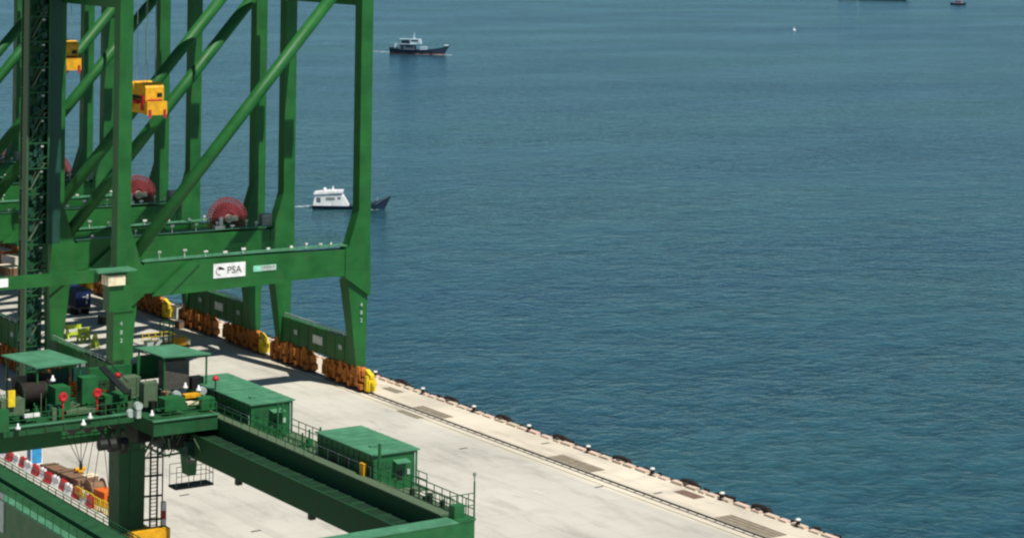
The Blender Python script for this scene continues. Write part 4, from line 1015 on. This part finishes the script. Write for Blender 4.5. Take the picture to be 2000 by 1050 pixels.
MB().box(-12.8, -11.6, -0.8, 0.8, 2.8, 5.0).build('stern_post', M['pale_blue'], B1)
MB().box(L / 2 - 2.6, L / 2 - 0.7, -0.7, 0.7, 4.3, 4.75).build('bow_rail', M['boat_white'], B1)
MB().box(-9.0, -7.6, -2.45, -2.4, 2.3, 4.0).box(-6.8, -3.2, -2.44, -2.4, 3.0, 4.2).build('port_openings', M['hull_navy'], B1)
# white cabin boat
a, b_, c, rz, L = boat_at(611, 406, 764, 408)
B2 = thing('cabin_boat', 'small boat with a white cabin and low dark bow, passing behind the tallest crane leg', 'boat', (c.x, c.y, SEA), rz)
hull(L, 4.4, 2.9, 0.75, 0.75, M['hull_navy'], M['hull_navy'], B2, 0.2)
def fx(u): return -L / 2 + (u - 611) / (764 - 611) * L
m = MB().prism_y([(fx(612), 0.7), (fx(682), 0.7), (fx(672), 2.6), (fx(668), 3.3), (fx(616), 3.3), (fx(614), 2.0)], -1.7, 1.7); cbn = m.build('cabin', M['boat_white'], B2)
m = MB().prism_y([(fx(613), 3.25), (fx(670), 3.6), (fx(670), 4.05), (fx(640), 4.0), (fx(614), 3.6)], -1.95, 1.95); m.build('roof', M['boat_white'], cbn)
MB().box(fx(637), fx(655), -1.74, -1.7, 2.0, 2.7).build('window', M['grey'], cbn); MB().box(fx(660), fx(666), -1.74, -1.7, 2.2, 2.8).build('window', M['grey'], cbn)
MB().box(fx(619), fx(627), -1.74, -1.7, 1.5, 2.6).build('door', M['hull_grey'], cbn)
m = MB().lathe((fx(634), 0, 3.8), [(0.42, 0), (0.45, 0.4), (0.2, 0.8)], 12); m.build('radar_dome', M['boat_white'], B2, True)
m = MB().prism_y([(fx(647), 3.9), (fx(653), 3.9), (fx(650.5), 4.95), (fx(649), 4.95)], -0.5, 0.5); m.build('mast', M['boat_white'], B2)
m = MB().rail((fx(684), -1.6, 0.8), (fx(735), -1.7, 0.95), 0.7, 1.6, 0.06).rail((fx(735), -1.7, 0.95), (fx(760), -0.2, 2.7), 0.4, 1.4, 0.06); m.build('deck_rail', M['hull_grey'], B2)
MB().tube((fx(737), 0, 1.0), (fx(737), 0, 2.6), 0.07, 8).build('bow_post', M['palegrey'], B2)
# larger ship cut by the top edge and a small boat beside it
a, b_, c, rz, L = boat_at(1640, -2.4, 1782, 1.8)
B3 = thing('cargo_ship', 'long dark hull of a ship cut off by the top edge of the picture', 'ship', (c.x, c.y, SEA), rz)
hull(L, 10, 5.0, 4.0, 3.4, M['dark_hull'], M['dark_hull'], B3, 0.8)
MB().box(-L * 0.45, -L * 0.25, -3.5, 3.5, 3.4, 11).build('bridge', M['boat_white'], B3); MB().box(-L * 0.2, L * 0.3, -3.5, 3.5, 3.3, 4.6).build('hatch', M['hull_grey'], B3); MB().tube((L * 0.4, 0, 4), (L * 0.4, 0, 12), 0.3, 8).build('mast', M['hull_grey'], B3)
a, b_, c, rz, L = boat_at(1857, 9.5, 1888, 10.5)
B4 = thing('fishing_boat', 'small dark boat with a pink house by the top right corner', 'boat', (c.x, c.y, SEA), rz)
hull(L, 4.2, 2.2, 1.8, 1.4, M['hull_navy'], M['hull_navy'], B4, 0.3); MB().box(-3.2, 2.6, -1.5, 1.5, 1.4, 3.8).build('deck_house', paint('faded_pink_paint', (0.42, 0.26, 0.30), 0.6, (0.3, 0.2, 0.22), 0.3, 0.6), B4); MB().box(-3.5, 3.0, -1.7, 1.7, 3.8, 4.1).build('roof', M['pale_blue'], B4)
p = at(1551, 60, SEA)
B5 = thing('buoy', 'tiny white buoy floating alone on the open water', 'buoy', (p.x, p.y, SEA)); MB().lathe((0, 0, -0.3), [(0.8, 0), (1.05, 0.4), (1.0, 0.9), (0.35, 1.3)], 14).build('float', M['boat_white'], B5, True); MB().tube((0, 0, 1.0), (0, 0, 2.2), 0.2, 8).build('top_mark', M['boat_white'], B5)
# wakes
def wake(pts, w0, w1, label):
    m = MB(); vs = []; n = len(pts)
    for i, (u, v) in enumerate(pts):
        p = at(u, v, SEA + 0.02); w_ = w0 + (w1 - w0) * i / (n - 1); vs += [p - FWD * w_ / 2, p + FWD * w_ / 2]
    m.add(vs, [(2 * i, 2 * i + 2, 2 * i + 3, 2 * i + 1) for i in range(n - 1)])
    tag(m.build('wake', M['foam']), label, 'wake', 'foam wakes behind the boats', 'stuff')
wake([(766, 102), (755, 101.5), (745, 101), (734, 100.5), (722, 100), (700, 98)], 7.5, 2.0, 'thin white foam wake trailing left of the workboat')
wake([(845, 106.6), (865, 107.2), (882, 108)], 5.0, 4.0, 'bow foam under the front of the workboat')
wake([(808, 105.5), (838, 106.6)], 3.0, 5.0, 'pale foam along the side of the workboat')
wake([(613, 402.5), (600, 402.5), (585, 403), (572, 403.5)], 3.6, 1.8, 'short white foam wake left of the cabin boat')
wake([(716, 409), (728, 408.6), (739, 408.4)], 1.6, 2.2, 'fleck of foam at the bow of the cabin boat')
